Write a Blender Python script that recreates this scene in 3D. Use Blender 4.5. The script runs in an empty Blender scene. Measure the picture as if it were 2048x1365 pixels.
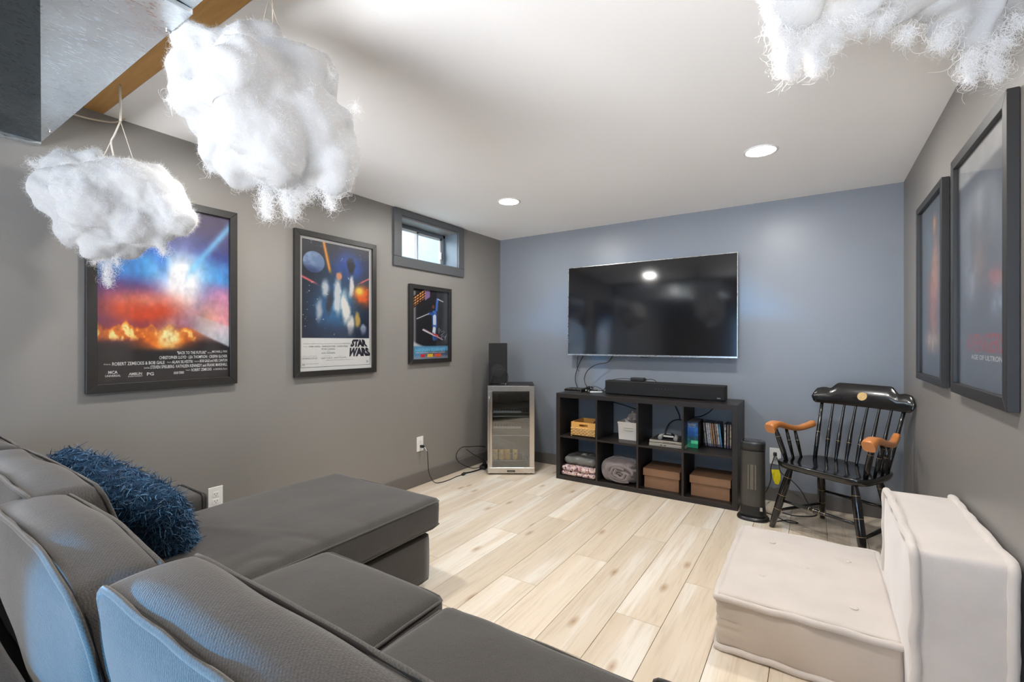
import bpy, bmesh, math, random
import numpy as np
from mathutils import Vector, Matrix, noise

random.seed(7); rng = np.random.default_rng(7)
scene = bpy.context.scene
COL = scene.collection
PI = math.pi

# ------------------------------------------------------------------ camera, light, exposure
ROOM_L, ROOM_R, ROOM_B, ROOM_H, ROOM_F = -2.834, 0.498, 4.085, 2.31, -3.2
cam_d = bpy.data.cameras.new('camera'); cam = bpy.data.objects.new('camera', cam_d); COL.objects.link(cam)
cam.location = (0, 0, 1.23)
cam.rotation_euler = (math.radians(90), 0, math.atan2(608, 926))
cam_d.sensor_width = 36.0; cam_d.lens = 36.0 * 926 / 2048; cam_d.clip_start = 0.02
scene.camera = cam

world = bpy.data.worlds.new('world'); scene.world = world; world.use_nodes = True
bg = world.node_tree.nodes['Background']; bg.inputs[0].default_value = (0.70, 0.85, 1.0, 1); bg.inputs[1].default_value = 4.5

def area(name, loc, rot, sx, sy, power, color):
    l = bpy.data.lights.new(name, 'AREA'); l.shape = 'RECTANGLE'; l.size = sx; l.size_y = sy
    l.energy = power; l.color = color
    o = bpy.data.objects.new(name, l); COL.objects.link(o); o.location = loc; o.rotation_euler = rot
    return o
# blue fill lamp added behind the camera, in front of the rear window
area('rear_blue_fill', (-0.55, ROOM_F + 0.12, 1.35), (math.radians(90), 0, math.radians(180+0)), 1.5, 1.5, 190, (0.15, 0.45, 1.0))
# large unseen fill lamp added behind the viewer to brighten the ceiling
up = area('ceiling_fill', (-1.15, -2.6, 0.35), (math.radians(137), 0, 0), 2.4, 0.9, 54, (0.96, 0.97, 1.0)); up.data.spread = math.radians(90)
sp_ = bpy.data.lights.new('blue_spot', 'SPOT'); sp_.energy = 210; sp_.color = (0.035, 0.43, 0.95); sp_.spot_size = math.radians(35); sp_.spot_blend = 0.30; sp_.shadow_soft_size = 0.03
so_ = bpy.data.objects.new('blue_spot', sp_); COL.objects.link(so_); so_.location = (-0.62, -1.2, 0.68)
so_.rotation_euler = (Vector((-0.80, .22, .62))-Vector(so_.location)).to_track_quat('-Z', 'Y').to_euler()
DOWNLIGHTS = [(-1.985, 2.98), (-0.262, 2.97), (-2.02, 1.30), (-0.26, 1.30), (-2.1, -0.9), (-0.3, -0.9)]
DOWN_W = 190.0
vs = scene.view_settings
vs.view_transform = 'Standard'; vs.look = 'None'; vs.gamma = 1.0; vs.use_curve_mapping = False
vs.exposure = 0.97

# ------------------------------------------------------------------ helpers
def srgb(r, g, b):
    f = lambda c: (c/255)/12.92 if c/255 <= 0.04045 else ((c/255+0.055)/1.055)**2.4
    return (f(r), f(g), f(b), 1)

def nt(m): return m.node_tree.nodes, m.node_tree.links

def mat(name, col, rough=0.5, metal=0.0, var=0.0, vscale=8.0, bump=0.0, bscale=60.0, spec=0.5, coat=0.0, stretch=(1,1,1), sheen=0.0, aniso=0, trans=0.0, rvar=0.0, detail=4):
    m = bpy.data.materials.new(name); m.use_nodes = True; N, L = nt(m); b = N['Principled BSDF']
    b.inputs['Base Color'].default_value = col; b.inputs['Roughness'].default_value = rough
    b.inputs['Metallic'].default_value = metal; b.inputs['Specular IOR Level'].default_value = spec
    b.inputs['Coat Weight'].default_value = coat
    if sheen: b.inputs['Sheen Weight'].default_value = sheen
    if trans: b.inputs['Transmission Weight'].default_value = trans
    tc = N.new('ShaderNodeTexCoord'); mp = N.new('ShaderNodeMapping'); mp.inputs['Scale'].default_value = stretch
    L.new(tc.outputs['Object'], mp.inputs[0])
    if var or rvar:
        n = N.new('ShaderNodeTexNoise'); n.inputs['Scale'].default_value = vscale; n.inputs['Detail'].default_value = detail
        L.new(mp.outputs[0], n.inputs['Vector'])
    if var:
        mx = N.new('ShaderNodeMix'); mx.data_type = 'RGBA'
        mx.inputs[6].default_value = tuple(c*(1-var) for c in col[:3]) + (1,)
        mx.inputs[7].default_value = tuple(min(1, c*(1+var)) for c in col[:3]) + (1,)
        L.new(n.outputs['Fac'], mx.inputs[0]); L.new(mx.outputs[2], b.inputs['Base Color'])
    if rvar:
        mr = N.new('ShaderNodeMapRange'); mr.inputs[3].default_value = max(0, rough-rvar); mr.inputs[4].default_value = rough+rvar
        L.new(n.outputs['Fac'], mr.inputs[0]); L.new(mr.outputs[0], b.inputs['Roughness'])
    if bump:
        n2 = N.new('ShaderNodeTexNoise'); n2.inputs['Scale'].default_value = bscale; n2.inputs['Detail'].default_value = 3
        L.new(mp.outputs[0], n2.inputs['Vector'])
        bp = N.new('ShaderNodeBump'); bp.inputs['Strength'].default_value = bump; bp.inputs['Distance'].default_value = 0.01
        L.new(n2.outputs['Fac'], bp.inputs['Height']); L.new(bp.outputs[0], b.inputs['Normal'])
    return m

def tag(o, label=None, cat=None, group=None, kind=None):
    if label: o['label'] = label
    if cat: o['category'] = cat
    if group: o['group'] = group
    if kind: o['kind'] = kind
    return o

def thing(name, loc, label, cat, group=None, rz=0.0):
    o = bpy.data.objects.new(name, None); COL.objects.link(o); o.empty_display_size = 0.05
    o.location = loc; o.rotation_euler = (0, 0, rz)
    return tag(o, label, cat, group)

def mesh_from(bm, name, smooth=False):
    me = bpy.data.meshes.new(name); bm.normal_update(); bm.to_mesh(me); bm.free()
    if smooth:
        me.polygons.foreach_set('use_smooth', [True]*len(me.polygons))
    return me

def part(name, me, m, parent=None, loc=None, rot=None, label=None):
    if isinstance(me, bmesh.types.BMesh): me = mesh_from(me, name)
    if m is not None and not me.materials:
        for mm in (m if isinstance(m, (list, tuple)) else [m]): me.materials.append(mm)
    o = bpy.data.objects.new(name, me); COL.objects.link(o)
    if parent is not None: o.parent = parent
    if loc is not None: o.location = loc
    if rot is not None: o.rotation_euler = rot
    if label: o['label'] = label
    return o

def bx(bm, x0, x1, y0, y1, z0, z1, bev=0.0, seg=2, mi=0, rot=None):
    r = bmesh.ops.create_cube(bm, size=1.0); vs_ = r['verts']
    c = Vector(((x0+x1)/2, (y0+y1)/2, (z0+z1)/2)); d = Vector((abs(x1-x0), abs(y1-y0), abs(z1-z0)))
    for v in vs_: v.co = Vector((v.co.x*d.x, v.co.y*d.y, v.co.z*d.z))
    fs = list({f for v in vs_ for f in v.link_faces})
    for f in fs: f.material_index = mi
    if bev > 0:
        es = list({e for v in vs_ for e in v.link_edges})
        rr = bmesh.ops.bevel(bm, geom=es, offset=min(bev, min(d)*0.49), segments=seg, affect='EDGES', profile=0.5, clamp_overlap=True)
        vs_ = list({v for f in rr['faces'] for v in f.verts} | {v for v in vs_ if v.is_valid})
        for f in rr['faces']: f.material_index = mi
        # collect connected
    allv = set(vs_)
    if rot is not None:
        for v in allv: v.co = rot @ v.co
    for v in allv: v.co += c
    return list(allv)

def box(x0, x1, y0, y1, z0, z1, bev=0.0, seg=2):
    bm = bmesh.new(); bx(bm, x0, x1, y0, y1, z0, z1, bev, seg); return bm

def tube_into(bm, pts, r, n=8, closed=False, caps=True, mi=0):
    pts = [Vector(p) for p in pts]; m_ = len(pts)
    rad = r if isinstance(r, (list, tuple)) else [r]*m_
    rings = []; up = None
    for i, p in enumerate(pts):
        if closed: t = pts[(i+1) % m_] - pts[i-1]
        else: t = pts[min(i+1, m_-1)] - pts[max(i-1, 0)]
        if t.length < 1e-9: t = Vector((0,0,1))
        t.normalize()
        if up is None:
            up = Vector((0,0,1)) if abs(t.z) < 0.9 else Vector((1,0,0))
        a = (up - t*up.dot(t))
        if a.length < 1e-6: a = t.orthogonal()
        a.normalize(); up = a; b_ = t.cross(a)
        rings.append([bm.verts.new(p + (a*math.cos(2*PI*k/n) + b_*math.sin(2*PI*k/n))*rad[i]) for k in range(n)])
    for i in range(m_ if closed else m_-1):
        A, B_ = rings[i], rings[(i+1) % m_]
        for k in range(n):
            f = bm.faces.new((A[k], A[(k+1) % n], B_[(k+1) % n], B_[k])); f.smooth = True; f.material_index = mi
    if caps and not closed:
        f = bm.faces.new(list(reversed(rings[0]))); f.material_index = mi
        f = bm.faces.new(rings[-1]); f.material_index = mi

def smooth_path(ctrl, sub=6):
    P_ = [Vector(p) for p in ctrl]; out = []
    for i in range(len(P_)-1):
        p0 = P_[max(i-1, 0)]; p1 = P_[i]; p2 = P_[i+1]; p3 = P_[min(i+2, len(P_)-1)]
        for k in range(sub):
            t = k/sub
            out.append(0.5*((2*p1) + (p2-p0)*t + (2*p0-5*p1+4*p2-p3)*t*t + (3*p1-p0-3*p2+p3)*t**3))
    out.append(P_[-1]); return out

def tube(ctrl, r, sub=6, n=7):
    bm = bmesh.new(); tube_into(bm, smooth_path(ctrl, sub), r, n); return bm

def lathe_into(bm, prof, n=24, axis0=(0,0,0), ax=None, ell=(1,1), mi=0, cap=True):
    """prof: (radius, height) list along local z; ax: 3x3 matrix"""
    M_ = ax if ax is not None else Matrix.Identity(3); o = Vector(axis0); rings = []
    for (r, z) in prof:
        rings.append([bm.verts.new(o + M_ @ Vector((r*ell[0]*math.cos(2*PI*k/n), r*ell[1]*math.sin(2*PI*k/n), z))) for k in range(n)])
    for i in range(len(rings)-1):
        for k in range(n):
            f = bm.faces.new((rings[i][k], rings[i][(k+1) % n], rings[i+1][(k+1) % n], rings[i+1][k])); f.smooth = True; f.material_index = mi
    if cap:
        f = bm.faces.new(list(reversed(rings[0]))); f.material_index = mi
        f = bm.faces.new(rings[-1]); f.material_index = mi

def lathe(prof, **k):
    bm = bmesh.new(); lathe_into(bm, prof, **k); return bm

def turned(p0, p1, prof, n=14):
    """turned rod from p0 to p1; prof = [(t, r)]"""
    p0 = Vector(p0); p1 = Vector(p1); d = p1-p0; q = d.to_track_quat('Z', 'Y').to_matrix()
    bm = bmesh.new(); lathe_into(bm, [(r, t*d.length) for t, r in prof], n=n, axis0=p0, ax=q); return bm

def extrude_poly(pts2, thick, plane='xz', smooth=False):
    """polygon in a plane extruded; xz: y from -thick/2..thick/2"""
    bm = bmesh.new(); A = []; B_ = []
    for (a, b_) in pts2:
        if plane == 'xz': A.append(bm.verts.new((a, -thick/2, b_))); B_.append(bm.verts.new((a, thick/2, b_)))
        elif plane == 'yz': A.append(bm.verts.new((-thick/2, a, b_))); B_.append(bm.verts.new((thick/2, a, b_)))
        else: A.append(bm.verts.new((a, b_, -thick/2))); B_.append(bm.verts.new((a, b_, thick/2)))
    n = len(A); bm.faces.new(A); bm.faces.new(list(reversed(B_)))
    for i in range(n): bm.faces.new((A[i], B_[i], B_[(i+1) % n], A[(i+1) % n]))
    bmesh.ops.recalc_face_normals(bm, faces=bm.faces[:]); return bm

def soft_fn(cx, cy, cz, sx, sy, sz, r, bulge=(0,0,0), warp=None, pinch=0.0):
    """returns D(u,v,w) mapping [-1,1]^3 surface to a rounded, bulged cushion"""
    hx, hy, hz = sx/2, sy/2, sz/2
    def D(u, v, w):
        p = Vector((u*hx, v*hy, w*hz))
        q = Vector((max(-hx+r, min(hx-r, p.x)), max(-hy+r, min(hy-r, p.y)), max(-hz+r, min(hz-r, p.z))))
        d = p-q
        if d.length > 1e-9: p = q + d.normalized()*r*min(1.0, max(abs(d.x), abs(d.y), abs(d.z))/r)
        fu, fv, fw = 1-u*u, 1-v*v, 1-w*w
        p.x += bulge[0]*u*fv**.7*fw**.7 if fv > 0 and fw > 0 else 0
        p.y += bulge[1]*v*fu**.7*fw**.7 if fu > 0 and fw > 0 else 0
        p.z += bulge[2]*w*fu**.6*fv**.6 if fu > 0 and fv > 0 else 0
        if pinch:
            e = (abs(u)*abs(v))**6; p.x -= pinch*e*u; p.y -= pinch*e*v
        p += Vector((cx, cy, cz))
        return warp(p, u, v, w) if warp else p
    return D

def soft_mesh(name, D, nx, ny, nz, noise_amp=0.0, noise_scale=3.0, seed=0, wr=None):
    vid = {}; V = []; F = []
    def g(i, j, k):
        key = (i, j, k)
        if key not in vid:
            u, v, w = -1+2*i/nx, -1+2*j/ny, -1+2*k/nz
            p = D(u, v, w)
            vid[key] = len(V); V.append(p)
        return vid[key]
    for k in (0, nz):
        for i in range(nx):
            for j in range(ny):
                q = (g(i,j,k), g(i+1,j,k), g(i+1,j+1,k), g(i,j+1,k)); F.append(q if k else q[::-1])
    for j in (0, ny):
        for i in range(nx):
            for k in range(nz):
                q = (g(i,j,k), g(i+1,j,k), g(i+1,j,k+1), g(i,j,k+1)); F.append(q[::-1] if j else q)
    for i in (0, nx):
        for j in range(ny):
            for k in range(nz):
                q = (g(i,j,k), g(i,j+1,k), g(i,j+1,k+1), g(i,j,k+1)); F.append(q if i else q[::-1])
    me = bpy.data.meshes.new(name); me.from_pydata([tuple(v) for v in V], [], F); me.update()
    if noise_amp or wr:
        nn = [tuple(v.normal) for v in me.vertices]
        for v, n_ in zip(me.vertices, nn):
            a = noise_amp*noise.noise(v.co*noise_scale + Vector((seed*3.1, seed, 0))) if noise_amp else 0
            if wr: a += wr(v.co)
            v.co += Vector(n_)*a
    me.polygons.foreach_set('use_smooth', [True]*len(me.polygons)); me.update()
    return me

def edge_loop(D, w, off=0.0, n=14, axis='z', na=None):
    pts = []
    seq = [(-1+2*i/n, -1) for i in range(n)] + [(1, -1+2*i/n) for i in range(n)] + [(1-2*i/n, 1) for i in range(n)] + [(-1, 1-2*i/n) for i in range(n)]
    for a, b_ in seq:
        if axis == 'z': pts.append(D(a, b_, w))
        elif axis == 'y': pts.append(D(a, w, b_))
        else: pts.append(D(w, a, b_))
    c = sum(pts, Vector())/len(pts)
    return [p + (p-c).normalized()*off for p in pts]

def text_mesh(txt, size=1.0, width=None, height=None, align='LEFT', bold=0.0, shear=0.0, depth=0.0):
    cu = bpy.data.curves.new('t', 'FONT'); cu.body = txt; cu.size = size; cu.offset = bold; cu.shear = shear; cu.extrude = depth
    cu.resolution_u = 2
    o = bpy.data.objects.new('t', cu); COL.objects.link(o)
    dg = bpy.context.evaluated_depsgraph_get(); me = bpy.data.meshes.new_from_object(o.evaluated_get(dg))
    bpy.data.objects.remove(o); bpy.data.curves.remove(cu)
    n = len(me.vertices)
    if n == 0: return me
    a = np.empty(n*3, np.float32); me.vertices.foreach_get('co', a); a = a.reshape(-1, 3)
    mn = a.min(0); mx_ = a.max(0); a[:, 0] -= mn[0]; a[:, 1] -= mn[1]
    w = mx_[0]-mn[0]; h = mx_[1]-mn[1]
    if width: a[:, 0] *= width/w; w = width
    if height: a[:, 1] *= height/h
    if align == 'CENTER': a[:, 0] -= w/2
    if align == 'RIGHT': a[:, 0] -= w
    me.vertices.foreach_set('co', a.ravel()); me.update(); return me

def ribbons(name, starts, dirs, lens, width, seg=4, curl=0.5, gravity=0.0, rngl=None, taper=True, curlfreq=1.0):
    """numpy batch of thin curled ribbons; returns (verts, faces)"""
    n = len(starts); r = rngl if rngl is not None else rng
    P = np.zeros((n, seg+1, 3)); P[:, 0] = starts; d = dirs/np.linalg.norm(dirs, axis=1, keepdims=True)
    ax = r.normal(size=(n, 3)); ax /= np.linalg.norm(ax, axis=1, keepdims=True)
    step = (lens/seg)[:, None]
    for k in range(seg):
        P[:, k+1] = P[:, k] + d*step
        ang = curl*curlfreq*(0.6+0.8*r.random((n, 1)))
        d = d*np.cos(ang) + np.cross(ax, d)*np.sin(ang) + r.normal(size=(n, 3))*0.12*curl
        d[:, 2] -= gravity
        d /= np.linalg.norm(d, axis=1, keepdims=True)
    side = np.cross(dirs, r.normal(size=(n, 3))); side /= (np.linalg.norm(side, axis=1, keepdims=True)+1e-9)
    w = np.full((n, seg+1), width)/2
    if taper: w = w*np.linspace(1, 0.35, seg+1)[None, :]
    A = P + side[:, None, :]*w[:, :, None]; B_ = P - side[:, None, :]*w[:, :, None]
    V = np.stack([A, B_], axis=2).reshape(-1, 3)
    base = (np.arange(n)*(seg+1)*2)[:, None] + (np.arange(seg)*2)[None, :]
    F = np.stack([base, base+1, base+3, base+2], axis=2).reshape(-1, 4)
    return V, F

def np_mesh(name, V, F, smooth=True):
    me = bpy.data.meshes.new(name); nv, nf = len(V), len(F); k = F.shape[1]
    me.vertices.add(nv); me.vertices.foreach_set('co', V.astype(np.float32).ravel())
    me.loops.add(nf*k); me.loops.foreach_set('vertex_index', F.astype(np.int32).ravel())
    me.polygons.add(nf); me.polygons.foreach_set('loop_start', (np.arange(nf)*k).astype(np.int32))
    me.update(calc_edges=True); me.validate()
    if smooth: me.polygons.foreach_set('use_smooth', [True]*nf)
    return me

def mesh_np(me):
    a = np.empty(len(me.vertices)*3, np.float32); me.vertices.foreach_get('co', a); a = a.reshape(-1, 3)
    nrm = np.empty(len(me.vertices)*3, np.float32); me.vertices.foreach_get('normal', nrm)
    me.calc_loop_triangles()
    t = np.empty(len(me.loop_triangles)*3, np.int32); me.loop_triangles.foreach_get('vertices', t)
    return a, nrm.reshape(-1, 3), t.reshape(-1, 3)

def scatter(me, n, r):
    a, nr, t = mesh_np(me)
    tri = a[t]; ar = np.linalg.norm(np.cross(tri[:, 1]-tri[:, 0], tri[:, 2]-tri[:, 0]), axis=1)
    idx = r.choice(len(t), n, p=ar/ar.sum()); u = r.random((n, 2)); s_ = u.sum(1) > 1; u[s_] = 1-u[s_]
    p = tri[idx, 0] + (tri[idx, 1]-tri[idx, 0])*u[:, :1] + (tri[idx, 2]-tri[idx, 0])*u[:, 1:]
    nm = nr[t[idx, 0]]; return p, nm

# ------------------------------------------------------------------ materials
def wall_material(name, col, spec=0.5, rough=0.42):
    m = mat(name, col, rough, var=0.10, vscale=1.7, bump=0.045, bscale=190, spec=spec, rvar=0.06)
    return m
M_wall = wall_material('wall_paint', srgb(134, 130, 125))
M_wallb = wall_material('wall_paint_blue_lit', srgb(134, 139, 146), rough=0.36)  # same wall paint, with the bluish light on this wall tinted into it
M_trim = mat('trim_paint', srgb(104, 100, 96), 0.35, bump=0.02)
M_ceil = mat('ceiling_paint', srgb(248, 247, 245), 0.75, var=0.02, vscale=2, bump=0.03, bscale=120)
M_sub = mat('subfloor', srgb(120, 95, 70), 0.9)
M_joist = mat('joist_wood', srgb(120, 92, 62), 0.85, var=0.25, vscale=6, stretch=(1, 12, 12))
M_lath = mat('lath_wood', srgb(196, 150, 88), 0.75, var=0.28, vscale=7, stretch=(0.6, 6, 6), bump=0.2, bscale=50)

def plank_material():
    m = bpy.data.materials.new('plank_oak'); m.use_nodes = True; N, L = nt(m); b = N['Principled BSDF']
    b.inputs['Roughness'].default_value = 0.42
    tc = N.new('ShaderNodeTexCoord'); oi = N.new('ShaderNodeObjectInfo')
    cb = N.new('ShaderNodeCombineXYZ'); mu = N.new('ShaderNodeMath'); mu.operation = 'MULTIPLY'; mu.inputs[1].default_value = 37.0
    L.new(oi.outputs['Random'], mu.inputs[0]); L.new(mu.outputs[0], cb.inputs[0]); L.new(mu.outputs[0], cb.inputs[1]); L.new(mu.outputs[0], cb.inputs[2])
    ad = N.new('ShaderNodeVectorMath'); ad.operation = 'ADD'; L.new(tc.outputs['Object'], ad.inputs[0]); L.new(cb.outputs[0], ad.inputs[1])
    def noise_(scale, st, detail=4, dist=0.0):
        mp = N.new('ShaderNodeMapping'); mp.inputs['Scale'].default_value = st; L.new(ad.outputs[0], mp.inputs[0])
        n = N.new('ShaderNodeTexNoise'); n.inputs['Scale'].default_value = scale; n.inputs['Detail'].default_value = detail; n.inputs['Distortion'].default_value = dist
        L.new(mp.outputs[0], n.inputs['Vector']); return n
    def ramp(src, els):
        r = N.new('ShaderNodeValToRGB'); e = r.color_ramp.elements; e[0].position, e[0].color = els[0]; e[1].position, e[1].color = els[1]
        for p_, c_ in els[2:]: x = e.new(p_); x.color = c_
        L.new(src, r.inputs[0]); return r
    broad = noise_(2.6, (3.0, 0.20, 1), 2, 0.35)     # heart / sap wood bands
    r1 = ramp(broad.outputs['Fac'], [(0.34, srgb(221, 200, 168)), (0.50, srgb(227, 208, 180)), (0.58, srgb(230, 213, 188)), (0.625, srgb(238, 226, 207)), (0.68, srgb(240, 230, 212))])
    fine = noise_(9, (9, 0.5, 1), 6, 0.4)
    r2 = ramp(fine.outputs['Fac'], [(0.33, (0.78, 0.74, 0.68, 1)), (0.52, (1, 1, 1, 1))])
    mx = N.new('ShaderNodeMix'); mx.data_type = 'RGBA'; mx.blend_type = 'MULTIPLY'; mx.inputs[0].default_value = 0.5
    L.new(r1.outputs[0], mx.inputs[6]); L.new(r2.outputs[0], mx.inputs[7])
    # knots
    mp = N.new('ShaderNodeMapping'); mp.inputs['Scale'].default_value = (3.0, 1.15, 1); L.new(ad.outputs[0], mp.inputs[0])
    vo = N.new('ShaderNodeTexVoronoi'); vo.inputs['Scale'].default_value = 1.0; vo.inputs['Randomness'].default_value = 1.0; vo.voronoi_dimensions = '2D'
    L.new(mp.outputs[0], vo.inputs['Vector'])
    r3 = ramp(vo.outputs['Distance'], [(0.0, srgb(166, 134, 96)), (0.018, srgb(205, 178, 142)), (0.07, (1, 1, 1, 1))])
    mx2 = N.new('ShaderNodeMix'); mx2.data_type = 'RGBA'; mx2.blend_type = 'MULTIPLY'; mx2.inputs[0].default_value = 0.8
    L.new(mx.outputs[2], mx2.inputs[6]); L.new(r3.outputs[0], mx2.inputs[7])
    # per plank tone
    mr = N.new('ShaderNodeMapRange'); mr.inputs[3].default_value = 0.86; mr.inputs[4].default_value = 0.97; L.new(oi.outputs['Random'], mr.inputs[0])
    hs = N.new('ShaderNodeHueSaturation'); hs.inputs['Saturation'].default_value = 0.80; L.new(mr.outputs[0], hs.inputs['Value']); L.new(mx2.outputs[2], hs.inputs['Color'])
    L.new(hs.outputs[0], b.inputs['Base Color'])
    bp = N.new('ShaderNodeBump'); bp.inputs['Strength'].default_value = 0.08; bp.inputs['Distance'].default_value = 0.01
    L.new(fine.outputs['Fac'], bp.inputs['Height']); L.new(bp.outputs[0], b.inputs['Normal'])
    return m
M_plank = plank_material()

def fabric(name, col, scale=420, bump=0.45, var=0.36, sheen=0.3, seam=None):
    m = bpy.data.materials.new(name); m.use_nodes = True; N, L = nt(m); b = N['Principled BSDF']
    b.inputs['Roughness'].default_value = 0.92; b.inputs['Sheen Weight'].default_value = sheen; b.inputs['Sheen Roughness'].default_value = 0.5
    b.inputs['Specular IOR Level'].default_value = 0.2
    tc = N.new('ShaderNodeTexCoord')
    wv = N.new('ShaderNodeTexWave'); wv.inputs['Scale'].default_value = scale/4.0; wv.bands_direction = 'DIAGONAL'; wv.inputs['Distortion'].default_value = 1.2; wv.inputs['Detail'].default_value = 1
    L.new(tc.outputs['Object'], wv.inputs['Vector'])
    n = N.new('ShaderNodeTexNoise'); n.inputs['Scale'].default_value = scale; n.inputs['Detail'].default_value = 2; L.new(tc.outputs['Object'], n.inputs['Vector'])
    n2 = N.new('ShaderNodeTexNoise'); n2.inputs['Scale'].default_value = 5; n2.inputs['Detail'].default_value = 5; L.new(tc.outputs['Object'], n2.inputs['Vector'])
    add = N.new('ShaderNodeMath'); add.operation = 'MULTIPLY_ADD'; add.inputs[1].default_value = .18; L.new(wv.outputs['Fac'], add.inputs[0]); L.new(n.outputs['Fac'], add.inputs[2])
    mr = N.new('ShaderNodeMapRange'); mr.inputs[1].default_value = 0.32; mr.inputs[2].default_value = 0.85; L.new(add.outputs[0], mr.inputs[0])
    mx = N.new('ShaderNodeMix'); mx.data_type = 'RGBA'
    mx.inputs[6].default_value = tuple(c*(1-var) for c in col[:3])+(1,); mx.inputs[7].default_value = tuple(min(1, c*(1+var)) for c in col[:3])+(1,)
    L.new(mr.outputs[0], mx.inputs[0])
    mx2 = N.new('ShaderNodeMix'); mx2.data_type = 'RGBA'; mx2.blend_type = 'MULTIPLY'; mx2.inputs[0].default_value = 0.35
    rp = N.new('ShaderNodeMapRange'); rp.inputs[1].default_value = 0.3; rp.inputs[2].default_value = 0.7; rp.inputs[3].default_value = 0.75; rp.inputs[4].default_value = 1.1
    L.new(n2.outputs['Fac'], rp.inputs[0]); L.new(mx.outputs[2], mx2.inputs[6]); L.new(rp.outputs[0], mx2.inputs[7])
    L.new(mx2.outputs[2], b.inputs['Base Color'])
    bp = N.new('ShaderNodeBump'); bp.inputs['Strength'].default_value = bump; bp.inputs['Distance'].default_value = 0.002
    L.new(add.outputs[0], bp.inputs['Height'])
    bp2 = N.new('ShaderNodeBump'); bp2.inputs['Strength'].default_value = 0.25; bp2.inputs['Distance'].default_value = 0.02
    L.new(n2.outputs['Fac'], bp2.inputs['Height']); L.new(bp.outputs[0], bp2.inputs['Normal']); L.new(bp2.outputs[0], b.inputs['Normal'])
    return m
M_sofa = fabric('sofa_fabric', srgb(66, 63, 60))
M_piping = fabric('sofa_piping', srgb(74, 71, 67), bump=0.2)
M_seam_shade = mat('seam_crease_shade', srgb(30, 28, 27), 0.95)  # near-black colour standing in for shade in the cushion creases
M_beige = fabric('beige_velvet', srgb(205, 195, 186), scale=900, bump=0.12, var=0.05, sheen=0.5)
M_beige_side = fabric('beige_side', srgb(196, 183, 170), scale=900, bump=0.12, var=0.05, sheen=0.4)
M_black = mat('black_plastic', srgb(26, 26, 27), 0.45)
M_blackm = mat('black_matte', srgb(22, 22, 23), 0.75, bump=0.15, bscale=300)
M_blackgloss = mat('black_gloss', srgb(14, 14, 16), 0.16, coat=0.3)
M_screen = mat('screen_glass', (0.008, 0.008, 0.009, 1), 0.085, spec=0.6)
M_silver = mat('silver_metal', srgb(190, 188, 184), 0.28, metal=1.0, rvar=0.05, vscale=40)
M_steel = mat('brushed_steel', srgb(206, 200, 192), 0.24, metal=1.0, var=0.05, vscale=30, stretch=(1, 1, 14), rvar=0.06)
M_frame = mat('frame_black', srgb(36, 34, 32), 0.42, var=0.2, vscale=30, stretch=(1, 6, 6), bump=0.08, bscale=80)
M_white = mat('white_plastic', srgb(232, 230, 226), 0.35)
M_darkhole = mat('dark_slot', srgb(20, 20, 20), 0.8)
M_kallax = mat('black_brown_wood', srgb(34, 29, 27), 0.40, var=0.35, vscale=9, stretch=(1.0, 10, 14), bump=0.06, bscale=60)
M_chair = mat('black_lacquer', srgb(13, 13, 14), 0.20, coat=0.5, var=0.1, vscale=30)
M_gold = mat('gold_line', srgb(190, 160, 110), 0.35, metal=0.6)
M_armwood = mat('cherry_arm', srgb(200, 126, 66), 0.28, coat=0.4, var=0.22, vscale=9, stretch=(3, 3, 12))
M_yellow = mat('yellow_tag', srgb(236, 214, 20), 0.6)

def mix_glass(name, tint=(1,1,1,1), gloss_rough=0.02, ior=1.45, base=0.0):
    m = bpy.data.materials.new(name); m.use_nodes = True; N, L = nt(m)
    for n in list(N):
        if n.type == 'BSDF_PRINCIPLED': N.remove(n)
    out = N['Material Output']; tr = N.new('ShaderNodeBsdfTransparent'); tr.inputs[0].default_value = tint
    gl = N.new('ShaderNodeBsdfGlossy'); gl.inputs['Roughness'].default_value = gloss_rough
    fr = N.new('ShaderNodeFresnel'); fr.inputs['IOR'].default_value = ior
    ad = N.new('ShaderNodeMath'); ad.operation = 'ADD'; ad.inputs[1].default_value = base; ad.use_clamp = True; L.new(fr.outputs[0], ad.inputs[0])
    ge = N.new('ShaderNodeNewGeometry'); mi = N.new('ShaderNodeMix'); mi.inputs[2].default_value = ior; mi.inputs[3].default_value = 1/ior   # same reflectance on both faces of a thin pane
    L.new(ge.outputs['Backfacing'], mi.inputs[0]); L.new(mi.outputs[0], fr.inputs['IOR'])
    mx = N.new('ShaderNodeMixShader'); L.new(ad.outputs[0], mx.inputs[0]); L.new(tr.outputs[0], mx.inputs[1]); L.new(gl.outputs[0], mx.inputs[2])
    L.new(mx.outputs[0], out.inputs[0]); return m
M_glass = mix_glass('clear_glass', (0.97, 0.98, 0.98, 1))
M_posterglass = mix_glass('poster_acrylic', (0.96, 0.96, 0.96, 1), 0.07, 1.5, 0.025)
M_doorglass = mix_glass('smoked_glass', (0.75, 0.77, 0.78, 1), 0.03, 1.55, 0.12)

def emis(name, col, st):
    m = bpy.data.materials.new(name); m.use_nodes = True; N, L = nt(m)
    for n in list(N):
        if n.type == 'BSDF_PRINCIPLED': N.remove(n)
    e = N.new('ShaderNodeEmission'); e.inputs[0].default_value = col; e.inputs[1].default_value = st
    L.new(e.outputs[0], N['Material Output'].inputs[0]); return m

def vcol_mat(name, rough=0.5, coat=0.0):
    m = bpy.data.materials.new(name); m.use_nodes = True; N, L = nt(m); b = N['Principled BSDF']
    b.inputs['Roughness'].default_value = rough; b.inputs['Coat Weight'].default_value = coat
    a = N.new('ShaderNodeVertexColor'); a.layer_name = 'Col'; L.new(a.outputs[0], b.inputs['Base Color']); return m
M_print = vcol_mat('printed_paper', 0.45)

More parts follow.
